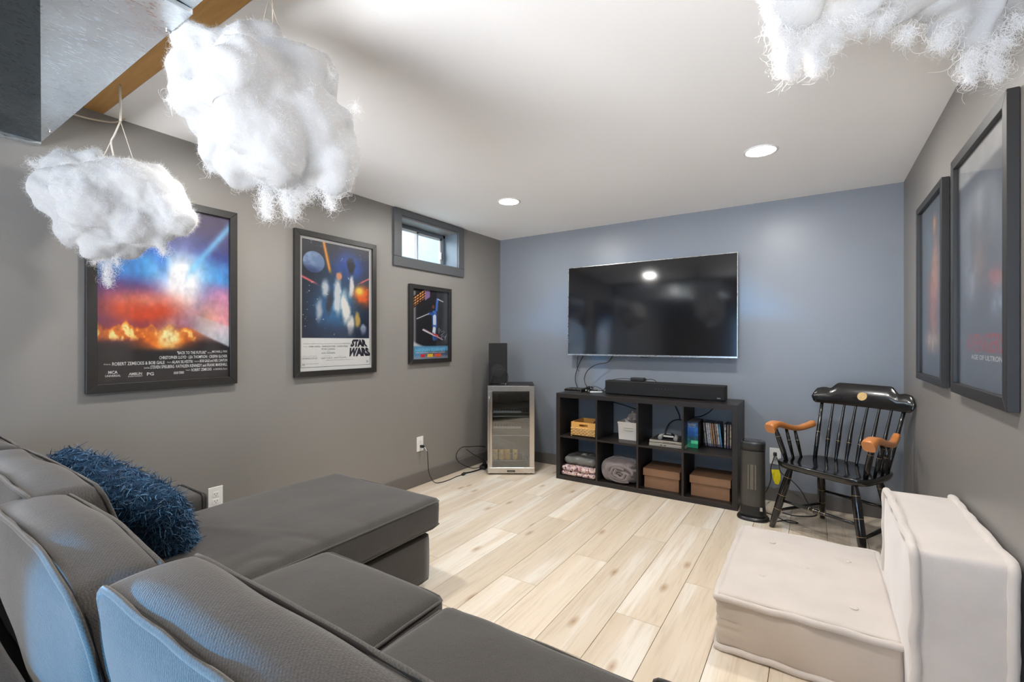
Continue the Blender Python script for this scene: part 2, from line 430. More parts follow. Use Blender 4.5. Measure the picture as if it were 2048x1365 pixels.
def detail_noise(U, V, sc, seed, oct_=4):
    """value noise on a grid, numpy"""
    r = np.random.default_rng(seed); out = np.zeros_like(U); amp = 1.0; tot = 0
    for o in range(oct_):
        n = 64; T = r.random((n, n)); x = (U*sc*(2**o)) % n; y = (V*sc*(2**o)) % n
        xi = x.astype(int) % n; yi = y.astype(int) % n; fx = x-np.floor(x); fy = y-np.floor(y); fx = fx*fx*(3-2*fx); fy = fy*fy*(3-2*fy)
        a = T[yi, xi]; b_ = T[yi, (xi+1) % n]; c = T[(yi+1) % n, xi]; d = T[(yi+1) % n, (xi+1) % n]
        out += amp*((a*(1-fx)+b_*fx)*(1-fy) + (c*(1-fx)+d*fx)*fy); tot += amp; amp *= 0.5
    return out/tot

def mixc(img, mask, col):
    m = np.clip(mask, 0, 1)[..., None]; return img*(1-m) + np.array(col, float)[None, None, :]/255*m

def sstep(a, b_, x):
    t = np.clip((x-a)/(b_-a), 0, 1); return t*t*(3-2*t)

def print_mesh(name, W, H, nx, ny, painter):
    """grid of coloured vertices in local x (0..W), z (0..H), facing -y"""
    xs = np.linspace(0, 1, nx+1); ys = np.linspace(0, 1, ny+1); U, V = np.meshgrid(xs, ys)
    img = np.clip(painter(U, V), 0, 1)
    lin = np.where(img <= 0.04045, img/12.92, ((img+0.055)/1.055)**2.4)
    P = np.stack([U*W, np.zeros_like(U), V*H], -1).reshape(-1, 3)
    i, j = np.meshgrid(np.arange(nx), np.arange(ny)); b_ = (j*(nx+1)+i).ravel()
    F = np.stack([b_, b_+1, b_+nx+2, b_+nx+1], 1)
    me = np_mesh(name, P, F, False)
    ca = me.color_attributes.new('Col', 'FLOAT_COLOR', 'POINT')
    ca.data.foreach_set('color', np.concatenate([lin.reshape(-1, 3), np.ones((lin.size//3, 1))], 1).astype(np.float32).ravel())
    return me

# ------------------------------------------------------------------ room shell
XL, XR, YB, ZC, YF = ROOM_L, ROOM_R, ROOM_B, ROOM_H, ROOM_F
def struct(name, me, m, parent=None):
    o = part(name, me, m, parent)
    if parent is None: o['kind'] = 'structure'
    return o
# floor with real planks
floor = struct('floor', box(XL-.1, XR+.1, YF-.1, YB+.1, -0.08, -0.009), M_sub)
PW, PL = 0.2055, 1.225
row_off = {0: 2.012, 1: 2.46, -1: 2.872, -2: 2.44, -3: 2.011, -4: 2.853, -5: 2.485, -6: 3.187, -7: 2.86}
x_ref = -0.7625; pm = {}
k = -12
while x_ref + k*PW < XR:
    x0 = max(x_ref + k*PW, XL); x1 = min(x_ref + (k+1)*PW, XR)
    if x1 > XL + 0.01:
        off = row_off.get(k, 2.0 + (k*0.437) % PL)
        y = off - PL*5
        while y < YB:
            ya, yb = max(y, YF), min(y+PL, YB)
            if yb - ya > 0.01:
                bm = bmesh.new(); g_ = 0.0011
                bx(bm, x0+g_, x1-g_, ya+g_, yb-g_, -0.009, 0.0, 0.0008, 1)
                cx_, cy_ = (x0+x1)/2, (ya+yb)/2
                for v in bm.verts: v.co.x -= cx_; v.co.y -= cy_
                part('plank', bm, M_plank, floor, loc=(cx_, cy_, 0))
            y += PL
    k += 1

# left wall with window opening
wy0, wy1, wz0, wz1 = 2.652, 3.377, 1.917, 2.26
bm = bmesh.new(); T = 0.22
for (a, b_, z0, z1) in [(YF, wy0, 0, ZC+.3), (wy1, YB+.1, 0, ZC+.3), (wy0, wy1, 0, wz0), (wy0, wy1, wz1, ZC+.3)]:
    bx(bm, XL-T, XL, a, b_, z0-.02, z1)
struct('wall_left', bm, M_wall)
struct('wall_back', box(XL-T, XR+T, YB, YB+.12, -.02, ZC+.3), M_wallb)
struct('wall_right', box(XR, XR+.12, YF, YB, -.02, ZC+.3), M_wall)
# rear wall behind the camera with a tall window
bm = bmesh.new(); rx0, rx1, rz0, rz1 = -1.35, 0.25, 0.55, 2.1
for (a, b_, z0, z1) in [(XL-T, rx0, 0, ZC+.3), (rx1, XR+.12, 0, ZC+.3), (rx0, rx1, 0, rz0), (rx0, rx1, rz1, ZC+.3)]:
    bx(bm, a, b_, YF-.12, YF, z0-.02, z1)
struct('wall_rear', bm, M_wall)
w2 = struct('window_2', box(rx0, rx1, YF-.10, YF-.09, rz0, rz1), M_glass)
bm = bmesh.new()
for xx in (rx0, (rx0+rx1)/2-.02, rx1-.04): bx(bm, xx, xx+.04, YF-.11, YF-.05, rz0, rz1)
for zz in (rz0, rz1-.04): bx(bm, rx0, rx1, YF-.11, YF-.05, zz, zz+.04)
part('window_frame', bm, M_white, w2)
# ceiling: drywall over the seating area, open joists behind it
CE = 0.775
struct('ceiling', box(XL-.1, XR+.1, CE, YB+.1, ZC, ZC+.04), M_ceil)
struct('ceiling_rear', box(XL-.1, XR+.1, YF-.1, CE+.02, ZC+.22, ZC+.26), M_joist)
tj = struct('trim_1', box(XL, XR, CE-.075, CE, ZC+.001, ZC+.026, .002, 1), M_lath)
for i in range(6):
    yy = CE-.14 - i*.62
    struct('trim_%d' % (i+2), box(XL, XR, yy-.04, yy, ZC+.02, ZC+.22), M_joist)
# baseboards
def baseboard(name, x0, x1, y0, y1):
    return struct(name, box(x0, x1, y0, y1, 0, 0.105, .004, 2), M_trim)
baseboard('baseboard_left', XL, XL+.014, YF, YB)
baseboard('baseboard_back', XL+.014, XR-.014, YB-.014, YB)
baseboard('baseboard_right', XR-.014, XR, YF, YB)
# window 1 (sliding basement window, deep reveal, flat casing)
w1 = bpy.data.objects.new('window_1', None); COL.objects.link(w1); w1['kind'] = 'structure'; w1.location = (XL, (wy0+wy1)/2, wz0)
w1.empty_display_size = .05
def wpart(name, bm, m, par=None):
    for v in bm.verts: v.co -= Vector((XL, (wy0+wy1)/2, wz0))
    return part(name, bm, m, par or w1)
cy0, cy1, cz0 = 2.575, 3.452, 1.838
M_casing = mat('casing_paint', srgb(84, 86, 88), 0.38, bump=0.02)
wpart('casing', box(XL, XL+.022, cy0, wy0+.004, wz0, ZC-.006, .002, 1), M_casing)
wpart('casing', box(XL, XL+.022, wy1-.004, cy1, wz0, ZC-.006, .002, 1), M_casing)
wpart('casing', box(XL, XL+.022, wy0+.004, wy1-.004, wz1-.004, ZC-.006, .002, 1), M_casing)
wpart('casing', box(XL, XL+.022, cy0, cy1, cz0, wz0-.001, .002, 1), M_casing)
RD = 0.15
bm = bmesh.new()
M_reveal = mat('reveal_paint', srgb(112, 122, 130), 0.35)
for (a, b_, z0, z1) in [(wy0-.0, wy0+.008, wz0, wz1), (wy1-.008, wy1, wz0, wz1), (wy0, wy1, wz0, wz0+.008), (wy0, wy1, wz1-.008, wz1)]:
    bx(bm, XL-RD, XL+.001, a, b_, z0, z1)
wpart('reveal', bm, M_reveal)
bm = bmesh.new()
for (a, b_, z0, z1) in [(wy0, wy0+.03, wz0, wz1), (wy1-.035, wy1, wz0, wz1), (wy0, wy1, wz0, wz0+.02), (wy0, wy1, wz1-.05, wz1)]:
    bx(bm, XL-RD-.045, XL-RD+.0, a, b_, z0, z1, .003, 1)
wpart('window_frame', bm, mat('grey_frame', srgb(92, 100, 108), 0.5))
def sash(y0, y1, x):
    bm = bmesh.new(); t = .022
    for (a, b_, z0, z1) in [(y0, y0+t, wz0+.02, wz1-.05), (y1-t, y1, wz0+.02, wz1-.05), (y0, y1, wz0+.02, wz0+.02+t), (y0, y1, wz1-.05-t, wz1-.05)]:
        bx(bm, x, x+.018, a, b_, z0, z1, .002, 1)
    s_ = wpart('sash', bm, mat('white_vinyl', srgb(205, 210, 212), 0.4))
    g_ = part('pane', box(0, .003, 0, y1-y0-2*t+.004, 0, wz1-wz0-.07-2*t+.004), M_glass, s_, loc=(x+.008-XL, y0+t-.002-(wy0+wy1)/2, .02+t-.002))
    return s_
mid = 3.005
sash(wy0+.028, mid+.012, XL-RD-.020); sash(mid-.012, wy1-.033, XL-RD-.040)
wpart('latch', box(XL-RD-.022, XL-RD-.006, wy1-.062, wy1-.045, wz0+.09, wz0+.16, .003, 1), M_white)
# window well outside, with a shrub
struct('trim_window_well', box(XL-T-.9, XL-T-.02, 3.52, 3.56, 1.2, 2.6), mat('well_wall', srgb(150, 165, 178), 0.8, var=.2, vscale=12, stretch=(1,1,6)))
struct('ground_outside', box(XL-4.0, XL-T-.02, 1.0, 6.0, 1.70, 1.72), mat('outside_ground', srgb(150, 156, 150), 0.9, var=.3))
r_ = np.random.default_rng(3); n = 900
c_ = np.array([[XL-2.0, 2.9, 2.05], [XL-1.7, 3.35, 1.95], [XL-2.2, 3.9, 2.1], [XL-1.6, 2.5, 1.95]])[r_.integers(0, 4, n)] + r_.normal(size=(n, 3))*np.array([.25, .28, .17])
V, F = ribbons('l', c_, r_.normal(size=(n, 3)), np.full(n, .07), .03, seg=2, rngl=r_)
o = part('shrub', np_mesh('shrub', V, F), mat('leaf', srgb(110, 140, 84), 0.6, var=.4, vscale=5)); tag(o, 'pale green shrub seen outside through the small basement window', 'shrub')

# ------------------------------------------------------------------ downlights
for i, (x, y) in enumerate(DOWNLIGHTS):
    if y < CE: zc_ = ZC+.0
    else: zc_ = ZC
    lab = ['round recessed ceiling light, the left one toward the TV wall corner', 'round recessed ceiling light right of the middle of the ceiling, above the TV',
           'round recessed ceiling light hidden above the large hanging wool cloud', 'round recessed ceiling light above the beige floor chair',
           'round ceiling light behind the viewer on the left, mirrored in the TV', 'round ceiling light behind the viewer on the right'][i]
    t = thing('ceiling_light', (x, y, zc_), lab, 'light', 'recessed ceiling lights')
    bm = bmesh.new(); lathe_into(bm, [(.088, 0), (.088, -.004), (.080, -.006), (.072, -.004), (.072, 0)], n=40, cap=False)
    part('trim_ring', bm, M_white, t)
    bm = lathe([(.0715, -.0035), (.0715, -.001)], n=40)
    part('lens', bm, emis('lamp_lens', (1.0, 0.975, 0.94, 1), DOWN_W), t)
    if y < CE:
        part('mounting_bracket', box(-.11, .11, -.04, .04, .0, .022), M_silver, t)

# ------------------------------------------------------------------ duct
M_duct = bpy.data.materials.new('galvanised_sheet'); M_duct.use_nodes = True
N, L = nt(M_duct); b = N['Principled BSDF']; b.inputs['Metallic'].default_value = 1; b.inputs['Base Color'].default_value = srgb(226, 232, 236)
tc = N.new('ShaderNodeTexCoord'); vo = N.new('ShaderNodeTexVoronoi'); vo.inputs['Scale'].default_value = 70; L.new(tc.outputs['Object'], vo.inputs['Vector'])
n1 = N.new('ShaderNodeTexNoise'); n1.inputs['Scale'].default_value = 120; n1.inputs['Detail'].default_value = 3
mp = N.new('ShaderNodeMapping'); mp.inputs['Scale'].default_value = (1.0, .35, 1); mp.inputs['Rotation'].default_value = (0, 0, .5); L.new(tc.outputs['Object'], mp.inputs[0]); L.new(mp.outputs[0], n1.inputs['Vector'])
mr = N.new('ShaderNodeMapRange'); mr.inputs[1].default_value = .3; mr.inputs[2].default_value = .7; mr.inputs[3].default_value = .2; mr.inputs[4].default_value = .48; L.new(n1.outputs['Fac'], mr.inputs[0]); L.new(mr.outputs[0], b.inputs['Roughness'])
bp = N.new('ShaderNodeBump'); bp.inputs['Strength'].default_value = .12; bp.inputs['Distance'].default_value = .004; L.new(n1.outputs['Fac'], bp.inputs['Height'])
nb = N.new('ShaderNodeTexNoise'); nb.inputs['Scale'].default_value = 2.5; L.new(tc.outputs['Object'], nb.inputs['Vector'])
bp2 = N.new('ShaderNodeBump'); bp2.inputs['Strength'].default_value = .35; bp2.inputs['Distance'].default_value = .05; L.new(nb.outputs['Fac'], bp2.inputs['Height']); L.new(bp.outputs[0], bp2.inputs['Normal'])
L.new(bp2.outputs[0], b.inputs['Normal'])
DZ = 2.09
duct = thing('air_duct', (-2.0, .3, DZ), 'galvanised sheet metal air duct hanging under the ceiling at top left', 'duct')
def dpart(name, bm, m=M_duct):
    for v in bm.verts: v.co -= Vector((-2.0, .3, DZ))
    return part(name, bm, m, duct)
# main trunk: flat bottom right of the crease, tilting up to the left of it
bm = bmesh.new()
def quadbox(bm, pts, h):
    A = [bm.verts.new(p) for p in pts]; B_ = [bm.verts.new((p[0], p[1], max(p[2]+h, ZC-.02) if h > .1 else p[2]+h)) for p in pts]
    bm.faces.new(A[::-1]); bm.faces.new(B_)
    n_ = len(A)
    for i in range(n_): bm.faces.new((A[i], A[(i+1) % n_], B_[(i+1) % n_], B_[i]))
    bmesh.ops.recalc_face_normals(bm, faces=bm.faces[:])
quadbox(bm, [(-1.38, .556, DZ), (-2.80, .556, DZ), (-1.62, .32, DZ), (-1.38, .27, DZ)], .2)
dpart('trunk_panel', bm)
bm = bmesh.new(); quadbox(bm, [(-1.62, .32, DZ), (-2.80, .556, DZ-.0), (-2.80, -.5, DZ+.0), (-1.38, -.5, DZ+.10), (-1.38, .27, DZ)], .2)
M_duct_shaded = M_duct.copy(); M_duct_shaded.name = 'shaded_sheet'; M_duct_shaded.node_tree.nodes['Principled BSDF'].inputs['Base Color'].default_value = srgb(96, 106, 112)  # same sheet metal, its dim reflection painted in as a darker colour
dpart('side_panel', bm, M_duct_shaded)
bm = bmesh.new(); quadbox(bm, [(-1.18, .556, DZ+.012), (-1.38, .556, DZ+.012), (-1.38, -.5, DZ+.09), (-1.18, -.5, DZ+.09)], .19)
dpart('trunk_panel', bm)
dpart('drive_cleat', box(-1.395, -1.365, -.5, .556, DZ-.004, DZ+.012, .002, 1))
dpart('drive_cleat', box(-2.833, -2.795, -.5, .556, DZ-.012, DZ+.02, .002, 1))
for x in (-2.62, -1.5):
    bm = bmesh.new(); lathe_into(bm, [(.006, 0), (.006, -.006), (.003, -.007)], n=8, axis0=(x, .548, DZ)); dpart('screw', bm, M_silver)
tag(part('cable', tube([(-2.80, .60, 2.26), (-2.79, .66, 2.25), (-2.80, .73, 2.258), (-2.79, .80, 2.27), (-2.78, .84, 2.30)], .0035), mat('cord_beige', srgb(205, 192, 172), .6)),
    'thin beige cable running along the wall top beside the duct end', 'cable')

# ------------------------------------------------------------------ wool clouds
def wool_material(alb=.60, tl=.78, mixf=.45, nm='white_wool'):
    m = bpy.data.materials.new(nm); m.use_nodes = True; N, L = nt(m)
    b = N['Principled BSDF']; b.inputs['Base Color'].default_value = (alb, alb, alb, 1); b.inputs['Roughness'].default_value = 1.0; b.inputs['Specular IOR Level'].default_value = 0.0
    tr = N.new('ShaderNodeBsdfTranslucent'); tr.inputs[0].default_value = (tl, tl, tl, 1)
    mx = N.new('ShaderNodeMixShader'); mx.inputs[0].default_value = mixf
    L.new(b.outputs[0], mx.inputs[1]); L.new(tr.outputs[0], mx.inputs[2]); L.new(mx.outputs[0], N['Material Output'].inputs[0])
    tc = N.new('ShaderNodeTexCoord'); n = N.new('ShaderNodeTexNoise'); n.inputs['Scale'].default_value = 9; n.inputs['Distortion'].default_value = 2.5; n.inputs['Detail'].default_value = 4
    L.new(tc.outputs['Object'], n.inputs['Vector']); bp = N.new('ShaderNodeBump'); bp.inputs['Strength'].default_value = .30; bp.inputs['Distance'].default_value = .015
    L.new(n.outputs['Fac'], bp.inputs['Height']); L.new(bp.outputs[0], b.inputs['Normal']); L.new(bp.outputs[0], tr.inputs['Normal'])
    return m
M_wool = wool_material(); M_fibre = wool_material(.93, .97, .5, 'wool_fibre')
M_cord = mat('clear_cord', srgb(196, 188, 176), 0.4)

def blob_mesh(name, blobs, voxel, amp, seed, squash=None):
    bm = bmesh.new()
    for (x, y, z, r) in blobs:
        rr = bmesh.ops.create_icosphere(bm, subdivisions=3, radius=r)
        for v in rr['verts']: v.co += Vector((x, y, z))
    me = mesh_from(bm, name); o = bpy.data.objects.new('tmp', me); COL.objects.link(o)
    rm = o.modifiers.new('r', 'REMESH'); rm.mode = 'VOXEL'; rm.voxel_size = voxel
    sm = o.modifiers.new('s', 'SMOOTH'); sm.iterations = 3; sm.factor = .6
    dg = bpy.context.evaluated_depsgraph_get(); out = bpy.data.meshes.new_from_object(o.evaluated_get(dg))
    bpy.data.objects.remove(o)
    nn = [Vector(v.normal) for v in out.vertices]; sd = Vector((seed*7.3, seed*1.7, 0))
    for v, n_ in zip(out.vertices, nn):
        c = v.co
        w = noise.noise_vector(c*6+sd)*.05
        a = noise.noise((c+w)*7+sd)*.80 + noise.noise((c+w)*14-sd)*.42 + noise.noise((c+w)*28+sd)*.13 + noise.noise(c*60+sd)*.05
        v.co += n_*a*amp
    out.name = name; out.polygons.foreach_set('use_smooth', [True]*len(out.polygons)); out.update()
    return out

def wool_cloud(label, loc, blobs, drips, nf, seed, cords, flen=.03):
    r = np.random.default_rng(seed); t = thing('wool_cloud', loc, label, 'cloud decoration', 'hanging wool clouds')
    core = blob_mesh('fluff', blobs, .009, .052, seed)
    part('fluff', core, M_wool, t)
    p, nm = scatter(core, nf, r)
    tang = np.cross(nm, r.normal(size=(nf, 3)))
    d = nm*r.uniform(.15, .9, (nf, 1)) + tang*.8
    L_ = flen*r.uniform(.35, 1.5, nf)
    V, F = ribbons('f', p-nm*.006, d, L_, .0006, seg=4, curl=.75, rngl=r)
    Vs, Fs = [V], [F]; off = len(V)
    for (x, y, z, x2, y2, z2, rad, cnt) in drips:
        cnt = int(cnt*1.0)      # wisps pulled out of the wool
        tt = r.random(cnt)**.8; spread = rad*(1-.82*tt)
        st = np.stack([x+(x2-x)*tt, y+(y2-y)*tt, z+(z2-z)*tt], 1) + r.normal(size=(cnt, 3))*spread[:, None]*.5
        dd = np.array([x2-x, y2-y, z2-z]); dd = dd/np.linalg.norm(dd)
        V, F = ribbons('d', st, dd[None, :]*1.2 + r.normal(size=(cnt, 3))*.7, r.uniform(.025, .075, cnt), .0009, seg=7, curl=.75, rngl=r)
        Vs.append(V); Fs.append(F+off); off += len(V)
    o = part('loose_fibres', np_mesh('fibres', np.concatenate(Vs), np.concatenate(Fs)), M_fibre, t); o['kind'] = 'stuff'
    for c in cords:
        part('cord', tube([Vector(q) for q in c[0]], c[1], 4, 6), M_cord, t)
    return t

def at(px, py, zc):     # point at a distance zc in front of the camera; used for free shapes hanging in the air
    c, s = math.cos(math.atan2(608, 926)), math.sin(math.atan2(608, 926)); l = (px-1024)/926*zc
    return Vector((l*c - zc*s, l*s + zc*c, 1.23 - (py-683)/926*zc))

def blobs_at(cent, lst, zc0):
    out = []
    for (px, py, rpx, dz) in lst:
        p = at(px, py, zc0+dz); out.append((p.x-cent.x, p.y-cent.y, p.z-cent.z, rpx/926*(zc0+dz)))
    return out
def drips_at(cent, lst, zc0):
    out = []
    for (a, b_, c, d, rpx, cnt) in lst:
        p = at(a, b_, zc0)-cent; q = at(c, d, zc0)-cent; out.append((*p, *q, rpx/926*zc0, cnt))
    return out
# small cloud, left
zc1 = 1.95; c1 = at(225, 405, zc1)
B1 = blobs_at(c1, [(135,340,38,0),(110,335,22,.02),(175,350,48,.03),(215,345,42,-.02),(150,400,58,0),(205,400,72,-.05),(260,385,68,0),(315,395,55,.04),(335,430,42,.02),
                   (120,410,32,0),(175,445,52,0),(235,455,58,.02),(290,455,48,0),(345,445,32,0),(205,485,34,0),(265,350,32,0),(320,490,16,0),(318,470,22,0),(190,300+20,26,0),(240,480,30,.02)], zc1)
D1 = drips_at(c1, [(95,340,62,328,12,260),(160,455,190,490,9,200),(190,488,200,505,9,220),(215,490,217,570,15,700),(205,500,190,525,12,220),(320,480,326,505,14,260),(230,500,235,530,10,160)], zc1)
H1 = at(240, 186, 2.0); H1.z = ZC; H1 = Vector((at(240, 186, 1.95).x, at(240, 186, 1.95).y, ZC))
def lc(c, *pts): return [Vector(p)-c for p in pts]
k1 = at(241, 243, zc1)
wool_cloud('small white wool cloud hanging at the left in front of the framed fire poster', c1, B1, D1, 46000, 11,
    [(lc(c1, H1, at(241, 215, zc1), k1), .0045), (lc(c1, k1, at(228, 272, zc1), at(222, 285, zc1), at(227, 312, zc1)), .0035), (lc(c1, k1, at(208, 312, zc1)), .0018), (lc(c1, k1, at(268, 325, zc1)), .0014)], .024)
# large cloud, middle
zc2 = 1.33; c2 = at(530, 220, zc2)
B2 = blobs_at(c2, [(395,80,38,0),(430,85,40,0),(375,150,38,0),(420,140,70,-.04),(480,110,60,0),(520,95,45,.02),(365,185,30,0),(430,200,72,-.06),(500,180,95,-.08),(570,170,80,0),
                   (610,190,62,.05),(625,150,36,.05),(460,270,70,0),(540,270,95,-.06),(620,270,85,0),(670,245,38,0),(690,300,28,0),(670,320,42,0),(500,320,55,0),(560,325,60,0),(630,335,45,0),(440,310,34,0),(680,355,20,0),(600,120,22,.03),(660,360,24,0)], zc2)
D2 = drips_at(c2, [(430,310,424,335,14,260),(470,345,478,362,12,160),(530,345,535,432,16,800),(575,355,582,425,26,1300),(600,350,606,395,22,700),(655,365,662,412,14,420),(690,370,672,385,16,260),(640,375,625,380,14,200),(380,60,352,85,12,150),(350,190,345,205,14,120),(700,240,712,215,9,120),(640,130,660,150,12,160)], zc2)
H2 = Vector((c2.x+.02, c2.y, ZC)); k2 = H2 + Vector((0, 0, -.1))
wool_cloud('large white wool cloud hanging from clear cords in the upper left middle', c2, B2, D2, 60000, 12,
    [(lc(c2, H2, k2), .002), (lc(c2, k2, at(545, 0, zc2), at(546, 45, zc2), at(551, 95, zc2)), .0022), (lc(c2, k2, at(522, 60, zc2)), .0009), (lc(c2, k2, at(578, 115, zc2)), .0009)], .017)
# cloud at the top right, mostly above the frame
zc3 = 1.06; c3 = at(1800, -50, zc3)
B3 = blobs_at(c3, [(1600,10,52,0),(1590,-60,60,0),(1660,-30,70,0),(1690,-90,80,0),(1730,0,52,0),(1760,-70,80,0),(1830,-90,90,0),(1790,-20,60,.02),(1900,-20,62,.04),(1890,-90,80,.05),(1960,-30,75,.05),(1950,30,52,.05),(1980,60,30,.05),(2010,-20,40,.05),(1960,85,28,.05),(1910,30,40,.05)], zc3)
D3 = drips_at(c3, [(1560,30,1556,60,18,500),(1575,50,1568,140,18,800),(1600,60,1582,150,12,420),(1625,50,1635,135,22,800),(1660,45,1668,92,18,420),(1575,-10,1550,20,16,250),(1700,40,1720,55,20,300),(1760,30,1765,50,26,420),(1820,55,1812,70,20,260),(1900,60,1880,90,26,420),(1945,95,1938,158,16,520),(1970,90,1998,150,22,600),(2020,40,2040,45,22,300),(1985,70,2015,90,22,300)], zc3)
H3 = Vector((c3.x, c3.y, ZC))
wool_cloud('white wool cloud at the top right, partly cut off, hanging by the right wall', c3, B3, D3, 42000, 13,
    [(lc(c3, H3, H3+Vector((0,0,-.12))), .003)], .015)

# ------------------------------------------------------------------ sofa
SO = Vector((-1.35, .65, 0))
sofa = thing('sectional_sofa', SO, 'charcoal fabric sectional sofa with a chaise along the left wall', 'sofa')
def spart(name, me, m=M_sofa, par=None, label=None):
    o = part(name, me, m, par or sofa, label=label)
    if par is None:
        o.location = -SO
    return o
def piped(name, D, nxyz, loops, r=.005, m=M_sofa, namp=.006, nsc=5, seed=0, wr=None, label=None):
    me = soft_mesh(name, D, *nxyz, noise_amp=namp, noise_scale=nsc, seed=seed, wr=wr); o = spart(name, me, m, label=label)
    for (axis, w) in loops:
        bm = bmesh.new(); pts = edge_loop(D, w, .003, 22, axis)
        pts = [p + Vector((0, 0, 0)) + Vector((noise.noise(p*9+Vector((5,0,0))), noise.noise(p*9+Vector((0,7,0))), noise.noise(p*9)))*.003 for p in pts]
        tube_into(bm, pts, r, 7, closed=True)
        part('piping', bm, M_piping, o)
        bm = bmesh.new(); p2 = edge_loop(D, w*.955, .0012, 22, axis); tube_into(bm, p2, r*.62, 6, closed=True); part('seam', bm, M_seam_shade, o)  # dark tube paints the crease shade beside the piping
    return o
# plinths
spart('chaise_base', soft_mesh('b', soft_fn((-2.40-1.60)/2, (.16+1.70)/2, .16, .80, 1.54, .24, .018, (.006,.006,.0)), 20, 30, 8, .003, 6))
spart('seat_base', soft_mesh('b', soft_fn((-1.60-.05)/2, (.16+1.03)/2, .16, 1.55, .87, .24, .018), 24, 16, 6, .003, 6))
for (x, y) in [(-1.68, 1.62), (-2.34, 1.62), (-.2, .95), (-1.5, .95), (-2.34, .25)]:
    spart('foot', box(x-.03, x+.03, y-.03, y+.03, 0, .045, .004, 1), M_black)
# rear frame and arms
spart('back_frame', soft_mesh('b', soft_fn((-2.78-.05)/2, .175, .33, 2.72, .11, .56, .03), 40, 6, 14, .003, 6))
def arm(x0, x1, y1, label):
    D = soft_fn((x0+x1)/2, (.15+y1)/2, .26, x1-x0, y1-.15, .46, .02, (.004, .004, .012)); piped('armrest', D, (12, 30, 14), [('y', .985)], .005, label=label)
arm(-2.74, -2.46, 1.07, None)
arm(-.30, -.02, 1.03, None)
# seat cushions
def wr_chaise(c):
    # pulled creases near the inner side of the chaise
    a = 0
    if c.z > .40:
        d1 = (c.y-.93) - .35*(c.x+2.0); a += .004*math.exp(-(d1/.02)**2)*math.exp(-((c.x+1.95)/.25)**2)
        d2 = (c.y-1.0) - .45*(c.x+1.9); a += .003*math.exp(-(d2/.018)**2)*math.exp(-((c.x+1.9)/.22)**2)
        d3 = math.hypot((c.x+1.62), (c.y-.92)) - .17; a -= .005*math.exp(-(d3/.03)**2)*max(0, min(1, (c.x+1.80)*8))
        d4 = math.hypot((c.x+1.60), (c.y-.86)) - .08; a -= .006*math.exp(-(d4/.025)**2)
        d5 = math.hypot((c.x+1.60), (c.y-1.05)) - .26; a -= .003*math.exp(-(d5/.025)**2)*max(0, min(1, (c.x+1.75)*6))
    return a
D = soft_fn((-2.42-1.575)/2, (.36+1.755)/2, .367, .845, 1.395, .148, .035, (.012, .018, .024))
piped('seat_cushion', D, (50, 84, 10), [('z', .90), ('z', -.90)], .0045, namp=.007, nsc=4, wr=wr_chaise, label='long chaise cushion along the left wall')
D = soft_fn((-1.575-.965)/2, (.34+1.10)/2, .36, .60, .76, .145, .03, (.008, .014, .034), pinch=.0)
piped('seat_cushion', D, (36, 44, 10), [('z', .90), ('z', -.90)], .0045, seed=2, label='square middle seat cushion')
D = soft_fn((-.955-.315)/2, (.34+1.085)/2, .35, .64, .745, .145, .03, (.006, .014, .034))
piped('seat_cushion', D, (36, 44, 10), [('z', .90), ('z', -.90)], .0045, seed=3, label='seat cushion at the right end, lower in the picture')
# back cushions: thick pads leaning on the rear frame
def back_cushion(x0, x1, yb, yt, ztop, lean, seed, label, droop=0.0, zb=.44, bul=.03, depth=.13, twist=0.0, thick_b=.22):
    cx, w = (x0+x1)/2, x1-x0
    h = ztop - zb; cz = (ztop+zb)/2
    def warp(p, u, v, ww):
        t = (p.z-zb)/h
        th = thick_b + (depth-thick_b)*max(0, min(1.3, t))
        y = yb + lean*(1-t) + (v*.5+.5)*th
        base = p.y - (-(0))      # keep bulge offset
        p = Vector((p.x, y + (p.y - v*.5*1.0), p.z))
        p.z -= droop*max(0, u)**2*max(0, t)**2
        p.y += twist*u
        return p
    D = soft_fn(cx, 0, cz, w, 1.0, h, .03, (.022, bul, .030), warp=None)
    def D2(u, v, ww):
        p = D(u, v, ww)
        # remap y: D gives y in [-.5,.5] (+bulge)
        t = (p.z-zb)/h; th = thick_b + (depth-thick_b)*max(0, min(1.2, t))
        yy = p.y; core = max(-.5, min(.5, yy)); ex = yy-core
        edge = min(1.0, (.5-abs(core))/.03) if abs(core) < .5 else 0
        p.y = yb + lean*(1-t) + (core+.5)*th + ex + twist*u
        if u > 0: p.z -= droop*u*u*max(0, t)**2
        return p
    piped('back_cushion', D2, (34, 12, 26), [('y', -.94), ('y', .94)], .0055, namp=.010, nsc=5, seed=seed, label=label)
back_cushion(-2.73, -2.27, .285, .43, .860, .05, 4, 'narrow back cushion in the far left corner', depth=.12)
back_cushion(-2.26, -1.49, .275, .43, .862, .05, 5, 'back cushion behind the blue pillow')
back_cushion(-1.60, -.965, .225, .37, .850, .07, 6, 'slumped middle back cushion', droop=.03)
back_cushion(-.895, -.27, .235, .37, .862, .07, 7, 'back cushion nearest the viewer')

